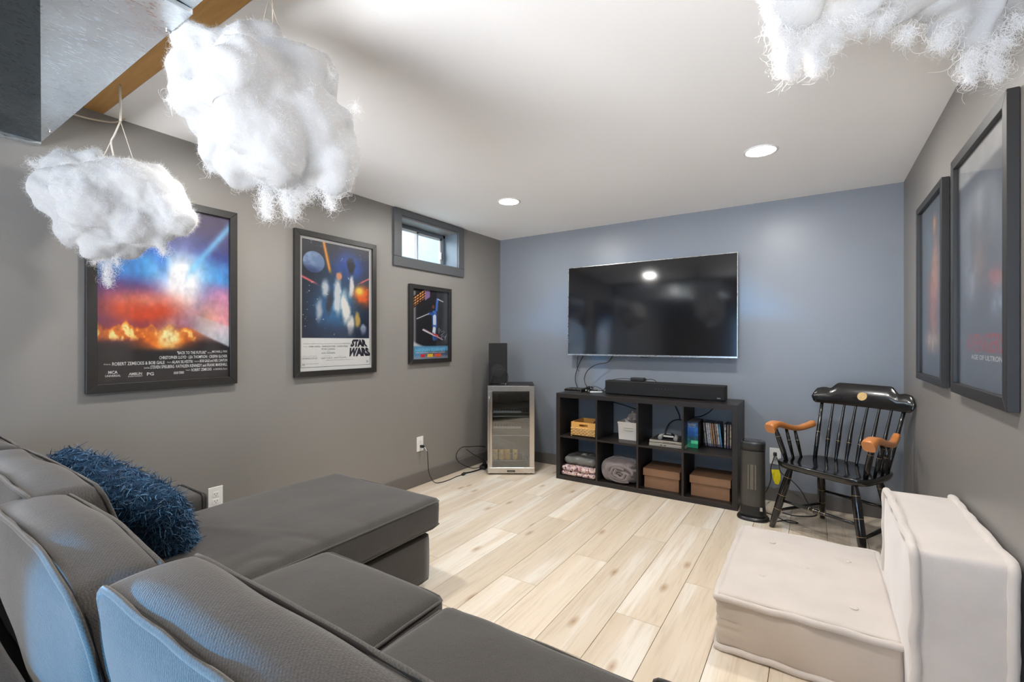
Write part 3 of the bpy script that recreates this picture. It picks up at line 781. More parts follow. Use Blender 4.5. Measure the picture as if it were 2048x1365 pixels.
# ------------------------------------------------------------------ shaggy blue pillow
def shag_pillow():
    P1, P2, P3 = Vector((-2.10, .47, .87)), Vector((-1.69, .69, .70)), Vector((-1.84, .80, .47))
    e1 = (P2-P1); e2 = (P3-P2); e2 = e2 - e1*(e2.dot(e1)/e1.length_squared); 
    nrm = e1.cross(e2).normalized()
    if nrm.z < 0: nrm = -nrm
    W_ = .56; H_ = .53; ex = e1.normalized(); ey = -e2.normalized()
    c = (P1+P2)/2 - ey*(H_/2+.015) - ex*.085
    t = thing('shaggy_pillow', c, 'shaggy dark blue pillow leaning on the sofa back at the left', 'pillow')
    R_ = Matrix((ex, ey, nrm)).transposed()
    V = []; n = 26
    D = soft_fn(0, 0, 0, W_-.06, H_-.06, .06, .025, (0, 0, .068), pinch=.02)
    me = soft_mesh('pillow_core', D, 26, 24, 3)
    for v in me.vertices: v.co = R_ @ v.co
    me.update()
    M_core = mat('pillow_base', srgb(26, 58, 88), 0.95, var=.5, vscale=90, bump=1.0, bscale=140)
    part('cover', me, M_core, t)
    r = np.random.default_rng(5); n = 80000; p, nm = scatter(me, n, r)
    d = nm*r.uniform(.35, 1.0, (n, 1)) + r.normal(size=(n, 3))*.6 + np.array([0, 0, -.25])
    V, F = ribbons('s', p, d, r.uniform(.020, .042, n), .0030, seg=3, curl=.3, gravity=.12, rngl=r)
    m = bpy.data.materials.new('shag_blue'); m.use_nodes = True; N, L = nt(m); b = N['Principled BSDF']; b.inputs['Roughness'].default_value = .45
    g = N.new('ShaderNodeNewGeometry'); rp = N.new('ShaderNodeValToRGB'); L.new(g.outputs['Random Per Island'], rp.inputs[0]); e = rp.color_ramp.elements
    e[0].color = srgb(14, 36, 58); e[1].color = srgb(86, 136, 176); x = e.new(.55); x.color = srgb(32, 72, 106); L.new(rp.outputs[0], b.inputs['Base Color'])
    o = part('shag_pile', np_mesh('shag', V, F), m, t); o['kind'] = 'stuff'
    n = 420; p, nm = scatter(me, n, r)
    V, F = ribbons('s2', p, nm+r.normal(size=(n, 3))*.5, r.uniform(.03, .048, n), .0016, seg=3, curl=.2, rngl=r)
    o = part('tinsel', np_mesh('tinsel', V, F, False), mat('tinsel', srgb(225, 230, 240), 0.12, metal=1.0), t); o['kind'] = 'stuff'
shag_pillow()

# ------------------------------------------------------------------ beige floor chair
FC = Vector((0.05, 2.3, 0))
fchair = thing('floor_chair', FC, 'beige velvet folding floor chair of two thick blocks, front right', 'floor chair')
def fblock(name, D, nxyz, loops, m=M_beige_side, rr=.013, topm=None, seed=0, wr=None, verticals=()):
    me = soft_mesh(name, D, *nxyz, noise_amp=.006, noise_scale=6, seed=seed, wr=wr); o = part(name, me, m, fchair, loc=-FC)
    for (axis, w) in loops:
        bm = bmesh.new(); pts = edge_loop(D, w, .004, 26, axis)
        pts = [p + Vector((noise.noise(p*11+Vector((5,0,0))), noise.noise(p*11+Vector((0,7,0))), noise.noise(p*11)))*.006 for p in pts]
        rads = [rr*(1+.12*noise.noise(p*24)) for p in pts]
        tube_into(bm, pts, rads, 10, closed=True)
        part('piping', bm, M_beige, o)
    return o
def wr_seat(c):
    a = 0
    if c.z > .17:
        for (x, y) in TUFTS: a -= .010*math.exp(-((c.x-x)**2+(c.y-y)**2)/(.03**2))
    return a
TUFTS = [(-.18, 2.64), (.12, 2.60), (-.04, 2.42), (-.19, 2.24), (.12, 2.16)]
def wr_side(c):
    if c.x < -.25: return .004*math.sin(c.z*180 + 3*noise.noise(c*8))
    return 0
D = soft_fn((-.335+.245)/2, (1.995+2.81)/2, .113, .58, .815, .205, .012, (.006, .010, .010))
blk = fblock('seat_block', D, (44, 60, 14), [('z', .97), ('z', -.97)], wr=lambda c: wr_seat(c)+wr_side(c), seed=1)
me = soft_mesh('top', soft_fn(-.045, 2.4025, .2185, .568, .803, .012, .004, (0, 0, .014)), 44, 60, 2, .004, 6, 3, wr=lambda c: wr_seat(c))
part('top_panel', me, M_beige, blk)
for (x, y) in TUFTS:
    bm = bmesh.new(); bmesh.ops.create_uvsphere(bm, u_segments=14, v_segments=8, radius=.014)
    for v in bm.verts: v.co.z *= .45
    for f in bm.faces: f.smooth = True
    part('tufting_button', bm, M_beige, blk, loc=(x, y, .2265))
D = soft_fn((.252+.478)/2, (1.895+2.60)/2, .297, .226, .705, .566, .012, (.012, .004, .006), warp=lambda p, u, v, w: Vector((p.x + .0*(p.z-.3), p.y, p.z)))
blk2 = fblock('back_block', D, (18, 40, 34), [('x', .97), ('x', -.97)], m=M_beige, seed=2, rr=.014)

# ------------------------------------------------------------------ black captain's chair
CA = math.radians(-31.5)
chair = thing('wooden_armchair', (.096, 3.533, 0), 'black lacquered spindle-back wooden armchair with cherry arms', 'chair', rz=CA)
def cpart(name, bm, m=M_chair, par=None, label=None): return part(name, bm, m, par or chair, label=label)
SH = .445
outline = []
for i in range(48):
    a = 2*PI*i/48; ca, sa = math.cos(a), math.sin(a)
    e = 2/5.0
    x = .265*math.copysign(abs(ca)**e, ca); y = .215*math.copysign(abs(sa)**e, sa)
    x *= 1 - .06*(y/.215)
    outline.append((x, y))
bm = bmesh.new(); rings = []
for (sc, z) in [(.84, SH-.044), (.95, SH-.038), (.99, SH-.020), (1.0, SH-.004), (.985, SH+.002), (.93, SH+.0), (.75, SH-.008), (.45, SH-.014), (.15, SH-.013)]:
    rings.append([bm.verts.new((x*sc, y*sc, z)) for x, y in outline])
n = 48
for a, b_ in zip(rings, rings[1:]):
    for i in range(n): f = bm.faces.new((a[i], a[(i+1) % n], b_[(i+1) % n], b_[i])); f.smooth = True
bm.faces.new(list(reversed(rings[0]))); bm.faces.new(rings[-1])
cpart('seat', bm)
leg_prof = [(0, .013), (.02, .0145), (.30, .0165), (.50, .0215), (.58, .022), (.62, .022), (.80, .021), (.93, .0155), (1, .013)]
def banded(name, p0, p1, prof, bands, n=14, par=None):
    o = cpart(name, turned(p0, p1, prof, n)); p0 = Vector(p0); p1 = Vector(p1)
    d = p1-p0; q = d.to_track_quat('Z', 'Y').to_matrix()
    for t in bands:
        r = np.interp(t, [a for a, _ in prof], [b_ for _, b_ in prof])+.0006
        bm = bmesh.new(); lathe_into(bm, [(r, 0), (r, .0022)], n=n, axis0=p0+d*t, ax=q, cap=False)
        part('gilt_band', bm, M_gold, o)
    return o
legs = [((-.275, -.205, 0), (-.185, -.135, SH-.02)), ((.275, -.205, 0), (.185, -.135, SH-.02)), ((-.225, .255, 0), (-.165, .135, SH-.02)), ((.225, .255, 0), (.165, .135, SH-.02))]
lp = [(0, .016), (.25, .0225), (.42, .0238), (.60, .0238), (.62, .0243), (.80, .022), (.95, .0155), (1, .014)]
for p0, p1 in legs: banded('leg', p0, p1, lp, [.30, .52, .80])
def onleg(i, t): return Vector(legs[i][0]).lerp(Vector(legs[i][1]), t)
sp = [(0, .007), (.2, .0095), (.44, .0115), (.46, .015), (.48, .011), (.5, .0155), (.52, .011), (.54, .015), (.56, .0115), (.8, .0095), (1, .007)]
banded('stretcher', onleg(0, .44), onleg(1, .44), sp, [.4, .46, .54, .6], 12)
plain = [(0, .007), (.5, .013), (1, .007)]
cpart('stretcher', turned(onleg(2, .50), onleg(3, .50), plain, 12))
cpart('stretcher', turned(onleg(0, .27), onleg(2, .27), plain, 12))
cpart('stretcher', turned(onleg(1, .27), onleg(3, .27), plain, 12))
# back: posts, spindles, crest
def backpt(x, z):   # curved leaning back surface
    t = (z-SH)/.42; y = .165 + .115*t + .0*x
    y += .035*(1-(x/.30)**2)*(.4+.6*t)
    return Vector((x*(1+.12*t), y, z))
bpz = SH+.355
for x in (-.218, .218):
    a, c = backpt(x, SH-.005), backpt(x, bpz+.03); a = Vector((x*.97, .150, SH-.005))
    banded('back_post', a, c, [(0, .0125), (.25, .0135), (.6, .012), (.68, .011), (1, .0105)], [.42])
for i in range(6):
    x = -.218 + .436*(i+1)/7
    a = backpt(x, SH-.008); a.y = .175; m_ = backpt(x, SH+.17); m_.y -= .004; c = backpt(x, bpz+.03)
    bm = bmesh.new(); pts = smooth_path([a, m_, c], 8); q = len(pts)
    rad = [np.interp(j/(q-1), [0, .1, .36, .38, .45, .8, 1], [.0075, .0095, .0130, .0134, .0118, .0078, .0072]) for j in range(q)]
    tube_into(bm, pts, rad, 10); o = cpart('spindle', bm)
    j = int(.38*(q-1)); d = (pts[j+1]-pts[j]).normalized(); bm = bmesh.new(); lathe_into(bm, [(.0138, 0), (.0138, .002)], n=12, axis0=pts[j], ax=d.to_track_quat('Z', 'Y').to_matrix(), cap=False)
    part('gilt_band', bm, M_gold, o)
# crest rail
bm = bmesh.new(); ns = 48; hw = .300; rows = []
def crest_top(s):
    a = abs(s)
    if a < .50: return .145
    if a < .68: return .145 - .042*sstep(.50, .68, np.float64(a))
    if a < .88: return .103 + .006*math.sin((a-.68)/.20*PI)
    return .103 - .050*((a-.88)/.12)**2.2
def crest_bot(s):
    a = abs(s); return .0 if a < .90 else .032*((a-.90)/.10)**2.2
for i in range(ns+1):
    s = -1+2*i/ns; x = s*hw; zb = bpz + crest_bot(s); zt = bpz + crest_top(s)
    def P(z, o_):
        t = (z-SH)/.42; y = .165+.115*t + .030*(1-s*s*1.2); return Vector((x, y+o_, z))
    th = .011
    rows.append([bm.verts.new(P(zb, -th*.6)), bm.verts.new(P(zb+.006, -th)), bm.verts.new(P((zb+zt)/2, -th)), bm.verts.new(P(zt-.006, -th)), bm.verts.new(P(zt, -th*.5)), bm.verts.new(P(zt, th*.5)), bm.verts.new(P(zt-.006, th)), bm.verts.new(P(zb+.006, th)), bm.verts.new(P(zb, th*.6))])
for a, b_ in zip(rows, rows[1:]):
    for j in range(9): f = bm.faces.new((a[j], b_[j], b_[(j+1) % 9], a[(j+1) % 9])); f.smooth = True
bm.faces.new(rows[0]); bm.faces.new(list(reversed(rows[-1])))
bmesh.ops.recalc_face_normals(bm, faces=bm.faces[:])
crest = cpart('crest_rail', bm)
# seal on the crest
bm = bmesh.new(); lathe_into(bm, [(.026, 0), (.026, .0012)], n=28)
lathe_into(bm, [(.0285, 0), (.0285, .0008)], n=28)
me = mesh_from(bm, 'seal')
zz = bpz+.068; yy = .165+.115*((zz-SH)/.42)+.030-.0118
seal = part('seal_emblem', me, mat('gilt_seal', srgb(176, 148, 100), .4, metal=.5, var=.5, vscale=160), crest, loc=(0, yy, zz), rot=(math.radians(90+19-38+0), 0, 0))
seal.rotation_euler = (math.radians(90-19), 0, 0)
# arms
def arm_mesh(sx):
    path = [Vector((sx*.246, .185, .662)), Vector((sx*.254, .15, .650)), Vector((sx*.276, .07, .632)), Vector((sx*.284, -.02, .645)), Vector((sx*.290, -.10, .668)), Vector((sx*.292, -.165, .672)), Vector((sx*.292, -.205, .655))]
    pts = smooth_path(path, 6); bm = bmesh.new(); rings = []; q = len(pts)
    for i, p in enumerate(pts):
        t = i/(q-1); hw_ = np.interp(t, [0, .3, .6, .85, 1], [.020, .022, .027, .034, .033]); hh = np.interp(t, [0, .3, .6, .85, .93, 1], [.021, .018, .019, .025, .035, .033]); 
        drop = np.interp(t, [0, .8, .93, 1], [0, 0, .010, .012])
        d = (pts[min(i+1, q-1)]-pts[max(i-1, 0)]).normalized(); up = Vector((0, 0, 1)); s_ = Vector((1, 0, 0)); up = (up-d*up.dot(d)).normalized()
        rings.append([bm.verts.new(p + s_*hw_*math.copysign(abs(math.cos(a))**.6, math.cos(a)) + up*(hh*math.copysign(abs(math.sin(a))**.6, math.sin(a)) - drop)) for a in [2*PI*k_/14 for k_ in range(14)]])
    for a, b_ in zip(rings, rings[1:]):
        for k_ in range(14): f = bm.faces.new((a[k_], a[(k_+1) % 14], b_[(k_+1) % 14], b_[k_])); f.smooth = True
    bm.faces.new(rings[0]); bm.faces.new(list(reversed(rings[-1]))); bmesh.ops.recalc_face_normals(bm, faces=bm.faces[:])
    return bm
for sx in (-1, 1):
    cpart('arm', arm_mesh(sx), M_armwood, label='glossy orange-brown cherry arm')
    banded('arm_post', (sx*.232, -.115, SH-.01), (sx*.290, -.150, .655), [(0, .011), (.3, .0165), (.7, .016), (.9, .012), (1, .011)], [.72], 12)
    banded('arm_spindle', (sx*.238, -.035, SH-.01), (sx*.283, -.045, .638), [(0, .008), (.6, .0118), (1, .009)], [.62], 12)
    banded('arm_spindle', (sx*.236, .045, SH-.01), (sx*.277, .035, .628), [(0, .008), (.6, .0118), (1, .009)], [.62], 12)

# ------------------------------------------------------------------ shelving unit
KX0, KX1, KY0, KY1, KH = -1.946, -.472, 3.685, 4.068, .765
shelf = thing('shelving_unit', ((KX0+KX1)/2, (KY0+KY1)/2, 0), 'black-brown eight-cube open shelving unit under the TV', 'shelf')
KO = Vector(((KX0+KX1)/2, (KY0+KY1)/2, 0))
def kp(name, *b_): 
    bm = box(*b_)
    for v in bm.verts: v.co -= KO
    return part(name, bm, M_kallax, shelf)
kp('side_panel', KX0, KX0+.038, KY0, KY1, 0, KH-.038, .001, 1); kp('side_panel', KX1-.038, KX1, KY0, KY1, 0, KH-.038, .001, 1)
kp('top_panel', KX0, KX1, KY0, KY1, KH-.038, KH, .001, 1); kp('bottom_panel', KX0+.038, KX1-.038, KY0, KY1, 0, .038, .001, 1)
CW = (KX1-KX0-.076-3*.016)/4; cells = []
for i in range(4):
    x0 = KX0+.038+i*(CW+.016); cells.append((x0, x0+CW))
    if i < 3: kp('divider', x0+CW, x0+CW+.016, KY0+.001, KY1, .038, KH-.038)
    kp('middle_shelf', x0, x0+CW, KY0+.002, KY1, .374, .390)
SZ = .390; BZ = .038
# -- woven crate
x0, x1, y0, y1 = -1.818, -1.590, 3.730, 3.98
crate = thing('woven_crate', ((x0+x1)/2, (y0+y1)/2, SZ), 'honey wood and woven seagrass crate in the upper left cube', 'crate')
CO = Vector(((x0+x1)/2, (y0+y1)/2, SZ)); M_crate = mat('honey_wood', srgb(214, 160, 84), .5, var=.15, vscale=12, stretch=(1,6,6)); M_weave = mat('seagrass', srgb(205, 165, 105), .8, var=.5, vscale=60, stretch=(1,1,3))
def cp(name, bm, m=M_crate, par=None):
    for v in bm.verts: v.co -= CO
    return part(name, bm, m, par or crate)
hx0, hx1 = -1.740, -1.660
bm = bmesh.new()
for (a, b_, z0, z1) in [(x0, hx0, SZ+.072, SZ+.125), (hx1, x1, SZ+.072, SZ+.125), (hx0, hx1, SZ+.072, SZ+.088), (hx0, hx1, SZ+.107, SZ+.125)]: bx(bm, a, b_, y0-.003, y0+.008, z0, z1)
cp('front_board', bm)
cp('side_board', box(x0, x0+.010, y0+.008, y1, SZ+.004, SZ+.125, .001, 1)); cp('side_board', box(x1-.010, x1, y0+.008, y1, SZ+.004, SZ+.125, .001, 1)); cp('back_board', box(x0+.01, x1-.01, y1-.01, y1, SZ+.004, SZ+.125)); cp('bottom_board', box(x0+.01, x1-.01, y0+.008, y1-.01, SZ+.004, SZ+.010))
bm = bmesh.new()
for rI in range(5):
    z = SZ+.010+.0135*rI
    pts = [(x0+(x1-x0)*k_/26, y0-.001-.005*math.sin(k_*1.55+rI*PI), z+.0055+.0015*math.sin(k_*2.7+rI)) for k_ in range(27)]
    tube_into(bm, pts, .0074, 6)
o = cp('woven_front', bm, M_weave); o['kind'] = 'stuff'
cp('post', box(x0-.001, x0+.008, y0-.006, y0+.008, SZ, SZ+.072)); 
for v in [(-1.66, 3.84, .025, .5), (-1.70, 3.90, .03, .45), (-1.64, 3.92, .03, .52)]: pass
o = part('pinecone', lathe([(.004, 0), (.02, .008), (.027, .025), (.022, .045), (.008, .062), (.002, .066)], n=12), mat('reddish_brown', srgb(110, 62, 40), .7, var=.4, vscale=50, bump=.6, bscale=120), None, loc=(-1.655, 3.90, SZ+.0105)); 
for v in o.data.vertices: v.co *= 1.7
o.name = 'brown_bottle'; tag(o, 'dark reddish-brown rounded item lying inside the woven crate', 'ornament')
# -- white bin and clear plastic
wb = thing('white_bin', (-1.326, 3.90, SZ), 'white rectangular bin in the second upper cube', 'bin')
M_bin = mat('white_bin', srgb(228, 222, 212), .55, var=.03)
bm = bmesh.new(); A = []; 
for (z, s) in [(0, .94), (.138, 1.0)]:
    A.append([bm.verts.new((sx*.092*s, sy*.085*s, z+.0005)) for sx, sy in ((-1,-1),(1,-1),(1,1),(-1,1))])
B_ = [bm.verts.new((sx*.086, sy*.079, .138)) for sx, sy in ((-1,-1),(1,-1),(1,1),(-1,1))]; C_ = [bm.verts.new((sx*.082, sy*.075, .008)) for sx, sy in ((-1,-1),(1,-1),(1,1),(-1,1))]
for a, b_ in ((A[0], A[1]), (A[1], B_), (B_, C_)):
    for i in range(4): bm.faces.new((a[i], a[(i+1) % 4], b_[(i+1) % 4], b_[i]))
bm.faces.new(A[0][::-1]); bm.faces.new(C_); bmesh.ops.recalc_face_normals(bm, faces=bm.faces[:])
part('bin_body', bm, M_bin, wb)
bm = bmesh.new()
for (a, b_, c, d) in [(-.096, .096, -.089, -.083), (-.096, .096, .083, .089), (-.096, -.090, -.083, .083), (.090, .096, -.083, .083)]: bx(bm, a, b_, c, d, .134, .150, .001, 1)
part('rim', bm, M_bin, wb)
bm = bmesh.new()
for z in (.08, .10): bx(bm, -.04, .04, -.0915, -.083, z, z+.002)
part('label_slot', bm, mat('grey_line', srgb(190, 184, 174), .6), wb)
r = random.Random(4); bm = bmesh.new(); bmesh.ops.create_icosphere(bm, subdivisions=4, radius=1)
for v in bm.verts:
    k_ = 1+.45*noise.cell(v.co*3.0)*.4+.5*(noise.noise(v.co*2.2))+.25*noise.noise(v.co*5); v.co = Vector((v.co.x*.052*k_, v.co.y*.06*k_, v.co.z*.045*k_))
bmesh.ops.translate(bm, verts=bm.verts[:], vec=(0, 0, .05))
o = part('plastic_bag', bm, mat('clear_plastic', srgb(205, 198, 198), .12, var=.5, vscale=40, trans=.55, bump=.8, bscale=45), None, loc=(-1.296, 3.885, SZ+.139)); tag(o, 'crumpled clear plastic bag sitting on the white bin', 'bag')
# -- game console with controller
con = thing('game_console', (-.985, 3.86, SZ), 'slim grey game console lying in the third upper cube', 'console')
M_con = mat('console_grey', srgb(150, 144, 134), .45, var=.1, vscale=20); M_cond = mat('console_dark', srgb(46, 44, 42), .4)
part('lower_shell', box(-.139, .139, -.140, .13, .001, .026, .003, 2), M_con, con); part('upper_shell', box(-.137, .137, -.138, .128, .030, .049, .003, 2), [M_con], con); part('inner_band', box(-.134, .134, -.133, .126, .025, .031), M_cond, con)
part('top_plate', box(-.130, .130, -.128, .12, .0485, .0505), M_cond, con)
part('disc_slot', box(-.03, .07, -.1387, -.134, .036, .039), M_darkhole, con); part('port', box(-.05, -.035, -.1408, -.134, .010, .016), M_darkhole, con); part('port', box(-.02, -.005, -.1408, -.134, .010, .016), M_darkhole, con)
ctl = thing('game_controller', (-.985, 3.80, SZ+.0505), 'black and silver game controller lying on the grey console', 'controller')
bm = bmesh.new(); bx(bm, -.045, .045, -.022, .03, .008, .040, .010, 3)
part('body', bm, M_blackgloss, ctl)
for sx in (-1, 1):
    part('grip', tube([(sx*.045, .02, .026), (sx*.058, -.005, .024), (sx*.062, -.032, .020), (sx*.06, -.052, .014)], [.018]*19 and .0165, 6, 12), mat('controller_grey', srgb(150, 150, 148), .35), ctl)
    part('thumbstick', lathe([(.006, 0), (.006, .010), (.010, .012), (.009, .016)], n=14), M_black, ctl, loc=(sx*.025, -.012, .038))
    part('trigger', box(sx*.052-.012, sx*.052+.012, .018, .034, .018, .034, .004, 2), M_silver, ctl)
part('touchpad', box(-.026, .026, -.002, .024, .0395, .0415, .001, 1), mat('pad_silver', srgb(205, 205, 205), .25), ctl)
part('top_bar', box(-.040, .040, -.0245, -.020, .020, .033, .001, 1), mat('bar_silver2', srgb(190, 190, 188), .3), ctl)
# -- boxed game case
gb = thing('gift_box', (-.808, 3.905, SZ), 'black box with a blue-green printed front in the upper right cube', 'box')
part('carton', box(-.041, .041, -.095, .095, 0, .205, .001, 1), mat('carton_black', srgb(22, 22, 26), .4), gb)
def paint_game(U, V):
    img = np.zeros(U.shape+(3,)); 
    for i_, (a, b_, c) in enumerate([(36, 52, 110)]): pass
    v = V; img[...] = np.array([30, 92, 170])/255
    img = mixc(img, sstep(.55, .75, v), (46, 110, 200)); img = mixc(img, sstep(.75, .95, v), (40, 60, 110)); img = mixc(img, sstep(.5, .38, v), (28, 82, 100)); img = mixc(img, sstep(.3, .1, v), (30, 140, 96))
    n_ = detail_noise(U, V*2.4, 4, 9); img = mixc(img, (n_-.5)*1.6, (70, 190, 210))
    img = mixc(img, (sstep(.33, .36, U)*sstep(.15, .18, v)*sstep(.31, .28, v)), (90, 220, 160))
    return img
pg = print_mesh('p', .078, .2, 30, 70, paint_game); po = part('printed_front', pg, M_print, gb, loc=(-.039, -.0958, .0025))
for i, (tx, w) in enumerate([('DESIGNER', .058), ('EDITION', .058), ('Controller series', .050)]):
    part('lettering', text_mesh(tx, .01, width=w, height=.0065 if i < 2 else .004), M_white, po, loc=(.006, -.0006, .182-i*.0105), rot=(PI/2, 0, 0))
part('grey_lid', box(-.0385, .0385, -.092, .092, .2052, .2070), mat('lid_grey', srgb(120, 118, 116), .4), gb)
# -- film cases
CASE = [(-.735, 170, 168, 160, 6), (-.716, 225, 225, 230, 6), (-.702, 228, 228, 236, 6), (-.687, 200, 160, 120, 6), (-.670, 190, 150, 112, 6), (-.652, 170, 140, 130, 6), (-.638, 226, 216, 210, 6), (-.6225, 90, 165, 200, 6), (-.594, 232, 226, 214, 0), (-.574, 150, 130, 120, 0), (-.555, 190, 180, 150, 0), (-.536, 235, 235, 235, 0)]
names = ['first film case beside the printed box, grey leaning spine', 'white leaning film case spine, second from the printed box', 'white leaning film case spine, third from the printed box', 'tan leaning film case spine left of another tan one',
         'tan leaning film case spine right of its tan neighbour', 'brownish leaning film case spine beside the tan pair', 'cream leaning film case spine beside the blue one', 'light blue film case leaning into the gap', 'cream upright film case just right of the gap',
         'dark patterned upright film case, second right of the gap', 'olive striped upright film case, third right of the gap', 'white film case at the right end of the row']
M_case = mat('case_black', srgb(18, 22, 34), .3)
for i, (x, r0, g0, b0, lean) in enumerate(CASE):
    t = thing('film_case', (x+ (lean*.0006), 4.008, SZ+.0006+ .0007*lean*0), names[i], 'film case', 'film cases standing in the upper right cube')
    part('case', box(-.0068, .0068, -.068, .068, 0, .190, .001, 1), M_case, t)
    def pc(U, V, c=(r0, g0, b0), sd=i):
        img = np.zeros(U.shape+(3,)) + np.array(c)/255; n_ = detail_noise(U*.2, V*3, 5, sd+50, 3); img = mixc(img, (n_-.55)*3, tuple(int(q*.45) for q in c))
        return mixc(img, sstep(.12, .1, V)*.6, (60, 60, 90))
    part('spine_print', print_mesh('sp', .0115, .182, 2, 40, pc), M_print, t, loc=(-.00575, -.0688, .004))
    t.rotation_euler = (0, math.radians(-lean), 0)
    if lean: t.location.z += .0068*math.sin(math.radians(lean))
# -- folded textiles (lower left)
def folded(name, loc, sx, sy, sz, layers, m, seed, label, cat):
    o = thing(name, loc, label, cat)
    for i in range(layers):
        h = sz/layers
        D = soft_fn(0, 0, h*(i+.5), sx*(1-.03*((i*7+seed) % 3)), sy, h*.98, h*.45, (.006, .006, .004))
        me = soft_mesh('fold', D, 30, 24, 8, .009, 16, seed+i)
        part('fold', me, m[i % len(m)] if isinstance(m, list) else m, o)
    return o
cx0, cx1 = cells[0]
M_throw = bpy.data.materials.new('patterned_throw'); M_throw.use_nodes = True; N, L = nt(M_throw); b = N['Principled BSDF']; b.inputs['Roughness'].default_value = .95
tc = N.new('ShaderNodeTexCoord'); vo = N.new('ShaderNodeTexNoise'); vo.inputs['Scale'].default_value = 38; vo.inputs['Detail'].default_value = 3; vo.inputs['Distortion'].default_value = 1.5; L.new(tc.outputs['Object'], vo.inputs['Vector'])
rp = N.new('ShaderNodeValToRGB'); rp.color_ramp.interpolation = 'CONSTANT'; e = rp.color_ramp.elements; e[0].position = 0; e[0].color = srgb(60, 52, 66); e[1].position = .42; e[1].color = srgb(186, 128, 128)
for p_, c_ in ((.48, srgb(214, 190, 180)), (.56, srgb(226, 214, 208)), (.62, srgb(140, 116, 140))): x = e.new(p_); x.color = c_
L.new(vo.outputs['Fac'], rp.inputs[0]); L.new(rp.outputs[0], b.inputs['Base Color'])
folded('patterned_throw', ((cx0+cx1)/2, 3.83, BZ), .322, .27, .085, 2, M_throw, 3, 'pink and grey patterned throw folded in the lower left cube', 'blanket')
bag = folded('wrapped_blanket', ((cx0+cx1)/2-.005, 3.85, BZ+.0935), .30, .24, .072, 1, mat('grey_plastic_wrap', srgb(112, 112, 108), .18, var=.2, vscale=14, bump=.4, bscale=22), 9, 'grey blanket in shiny plastic wrap on top of the patterned throw', 'blanket')
part('paper_label', box(-.02, .05, -.03, .03, .0755, .0765), mat('paper', srgb(205, 200, 185), .7), bag)
# -- rolled grey blanket
cx0, cx1 = cells[1]; rb = thing('grey_blanket', ((cx0+cx1)/2, 3.85, BZ), 'soft taupe grey blanket bundled in the second lower cube', 'blanket')
M_bl = fabric('grey_fleece', srgb(126, 116, 114), scale=700, bump=.2, var=.1, sheen=.5)
D = soft_fn(0, 0, .093, .305, .26, .178, .07, (.01, .01, .004))
def wrb(c):
    a = math.atan2(c.z-.075, c.x*.6); rr_ = math.hypot(c.z-.075, c.x*.6); return .010*math.sin(rr_*150+a*2+4*noise.noise(c*9)) * (1 if c.y < -.05 else .4)
me = soft_mesh('bundle', D, 60, 24, 44, .012, 12, 3, wr=wrb)
for v in me.vertices: v.co.z = max(v.co.z, .0015); v.co.x = max(-.165, min(.165, v.co.x))
part('bundle', me, M_bl, rb)
bm = bmesh.new()
for q in range(3):
    r0 = .085-.024*q; pts = [(.02+1.25*r0*math.cos(a)+.004*math.sin(5*a), -.135-.004*q, .085+.80*r0*math.sin(a)+.005*math.sin(3*a+q)) for a in [2*PI*k_/28*.86+q for k_ in range(29)]]
    tube_into(bm, pts, .0125, 8)
part('rolled_fold', bm, M_bl, rb)
# -- brown lidded boxes
M_card = mat('brown_card', srgb(134, 100, 74), .75, var=.06, vscale=20, bump=.06, bscale=200)
for (xa, xb, lab) in [(-1.180, -.892, 'brown lidded storage box in the third lower cube'), (-.817, -.527, 'brown lidded storage box in the lower right cube')]:
    t = thing('storage_box', ((xa+xb)/2, 3.745+.14, BZ), lab, 'box', 'brown lidded storage boxes'); hw_ = (xb-xa)/2
    part('box_body', box(-hw_+.008, hw_-.008, -.129, .129, 0, .145, .001, 1), M_card, t)
    bm = bmesh.new(); bx(bm, -hw_, hw_, -.138, .138, .152, .157)
    for (a, b_, c, d) in [(-hw_, hw_, -.138, -.1345), (-hw_, hw_, .1345, .138), (-hw_, -hw_+.0035, -.1345, .1345), (hw_-.0035, hw_, -.1345, .1345)]: bx(bm, a, b_, c, d, .100, .153)
    part('lid', bm, M_card, t)
# -- cables behind the cubes
def cable(label, pts, r=.004, m=M_black, name='cable', group=None, sub=6):
    return tag(part(name, tube(pts, r, sub, 7), m), label, 'cable', group)
yb = 4.073
cable('black cable dropping and arching behind the game console', [(-1.03, yb, .735), (-1.00, yb, .66), (-.972, yb, .60), (-.968, yb-.005, .565)], .005)
cable('black cable looped over the console, arching down both sides', [(-1.075, 4.02, .45), (-1.06, 4.05, .51), (-1.02, yb, .548), (-.965, yb, .560), (-.92, yb, .540), (-.885, yb-.01, .49), (-.872, 4.05, .45)], .005)
cable('thin black cable sagging behind the second upper cube', [(-1.555, yb, .665), (-1.45, yb, .645), (-1.35, yb, .62), (-1.26, yb, .60), (-1.23, yb, .59)], .004)
cable('black cable curling down behind the printed box', [(-.70, yb, .73), (-.705, yb, .68), (-.74, yb-.01, .64), (-.79, 4.03, .612), (-.83, 3.97, .610)], .004)

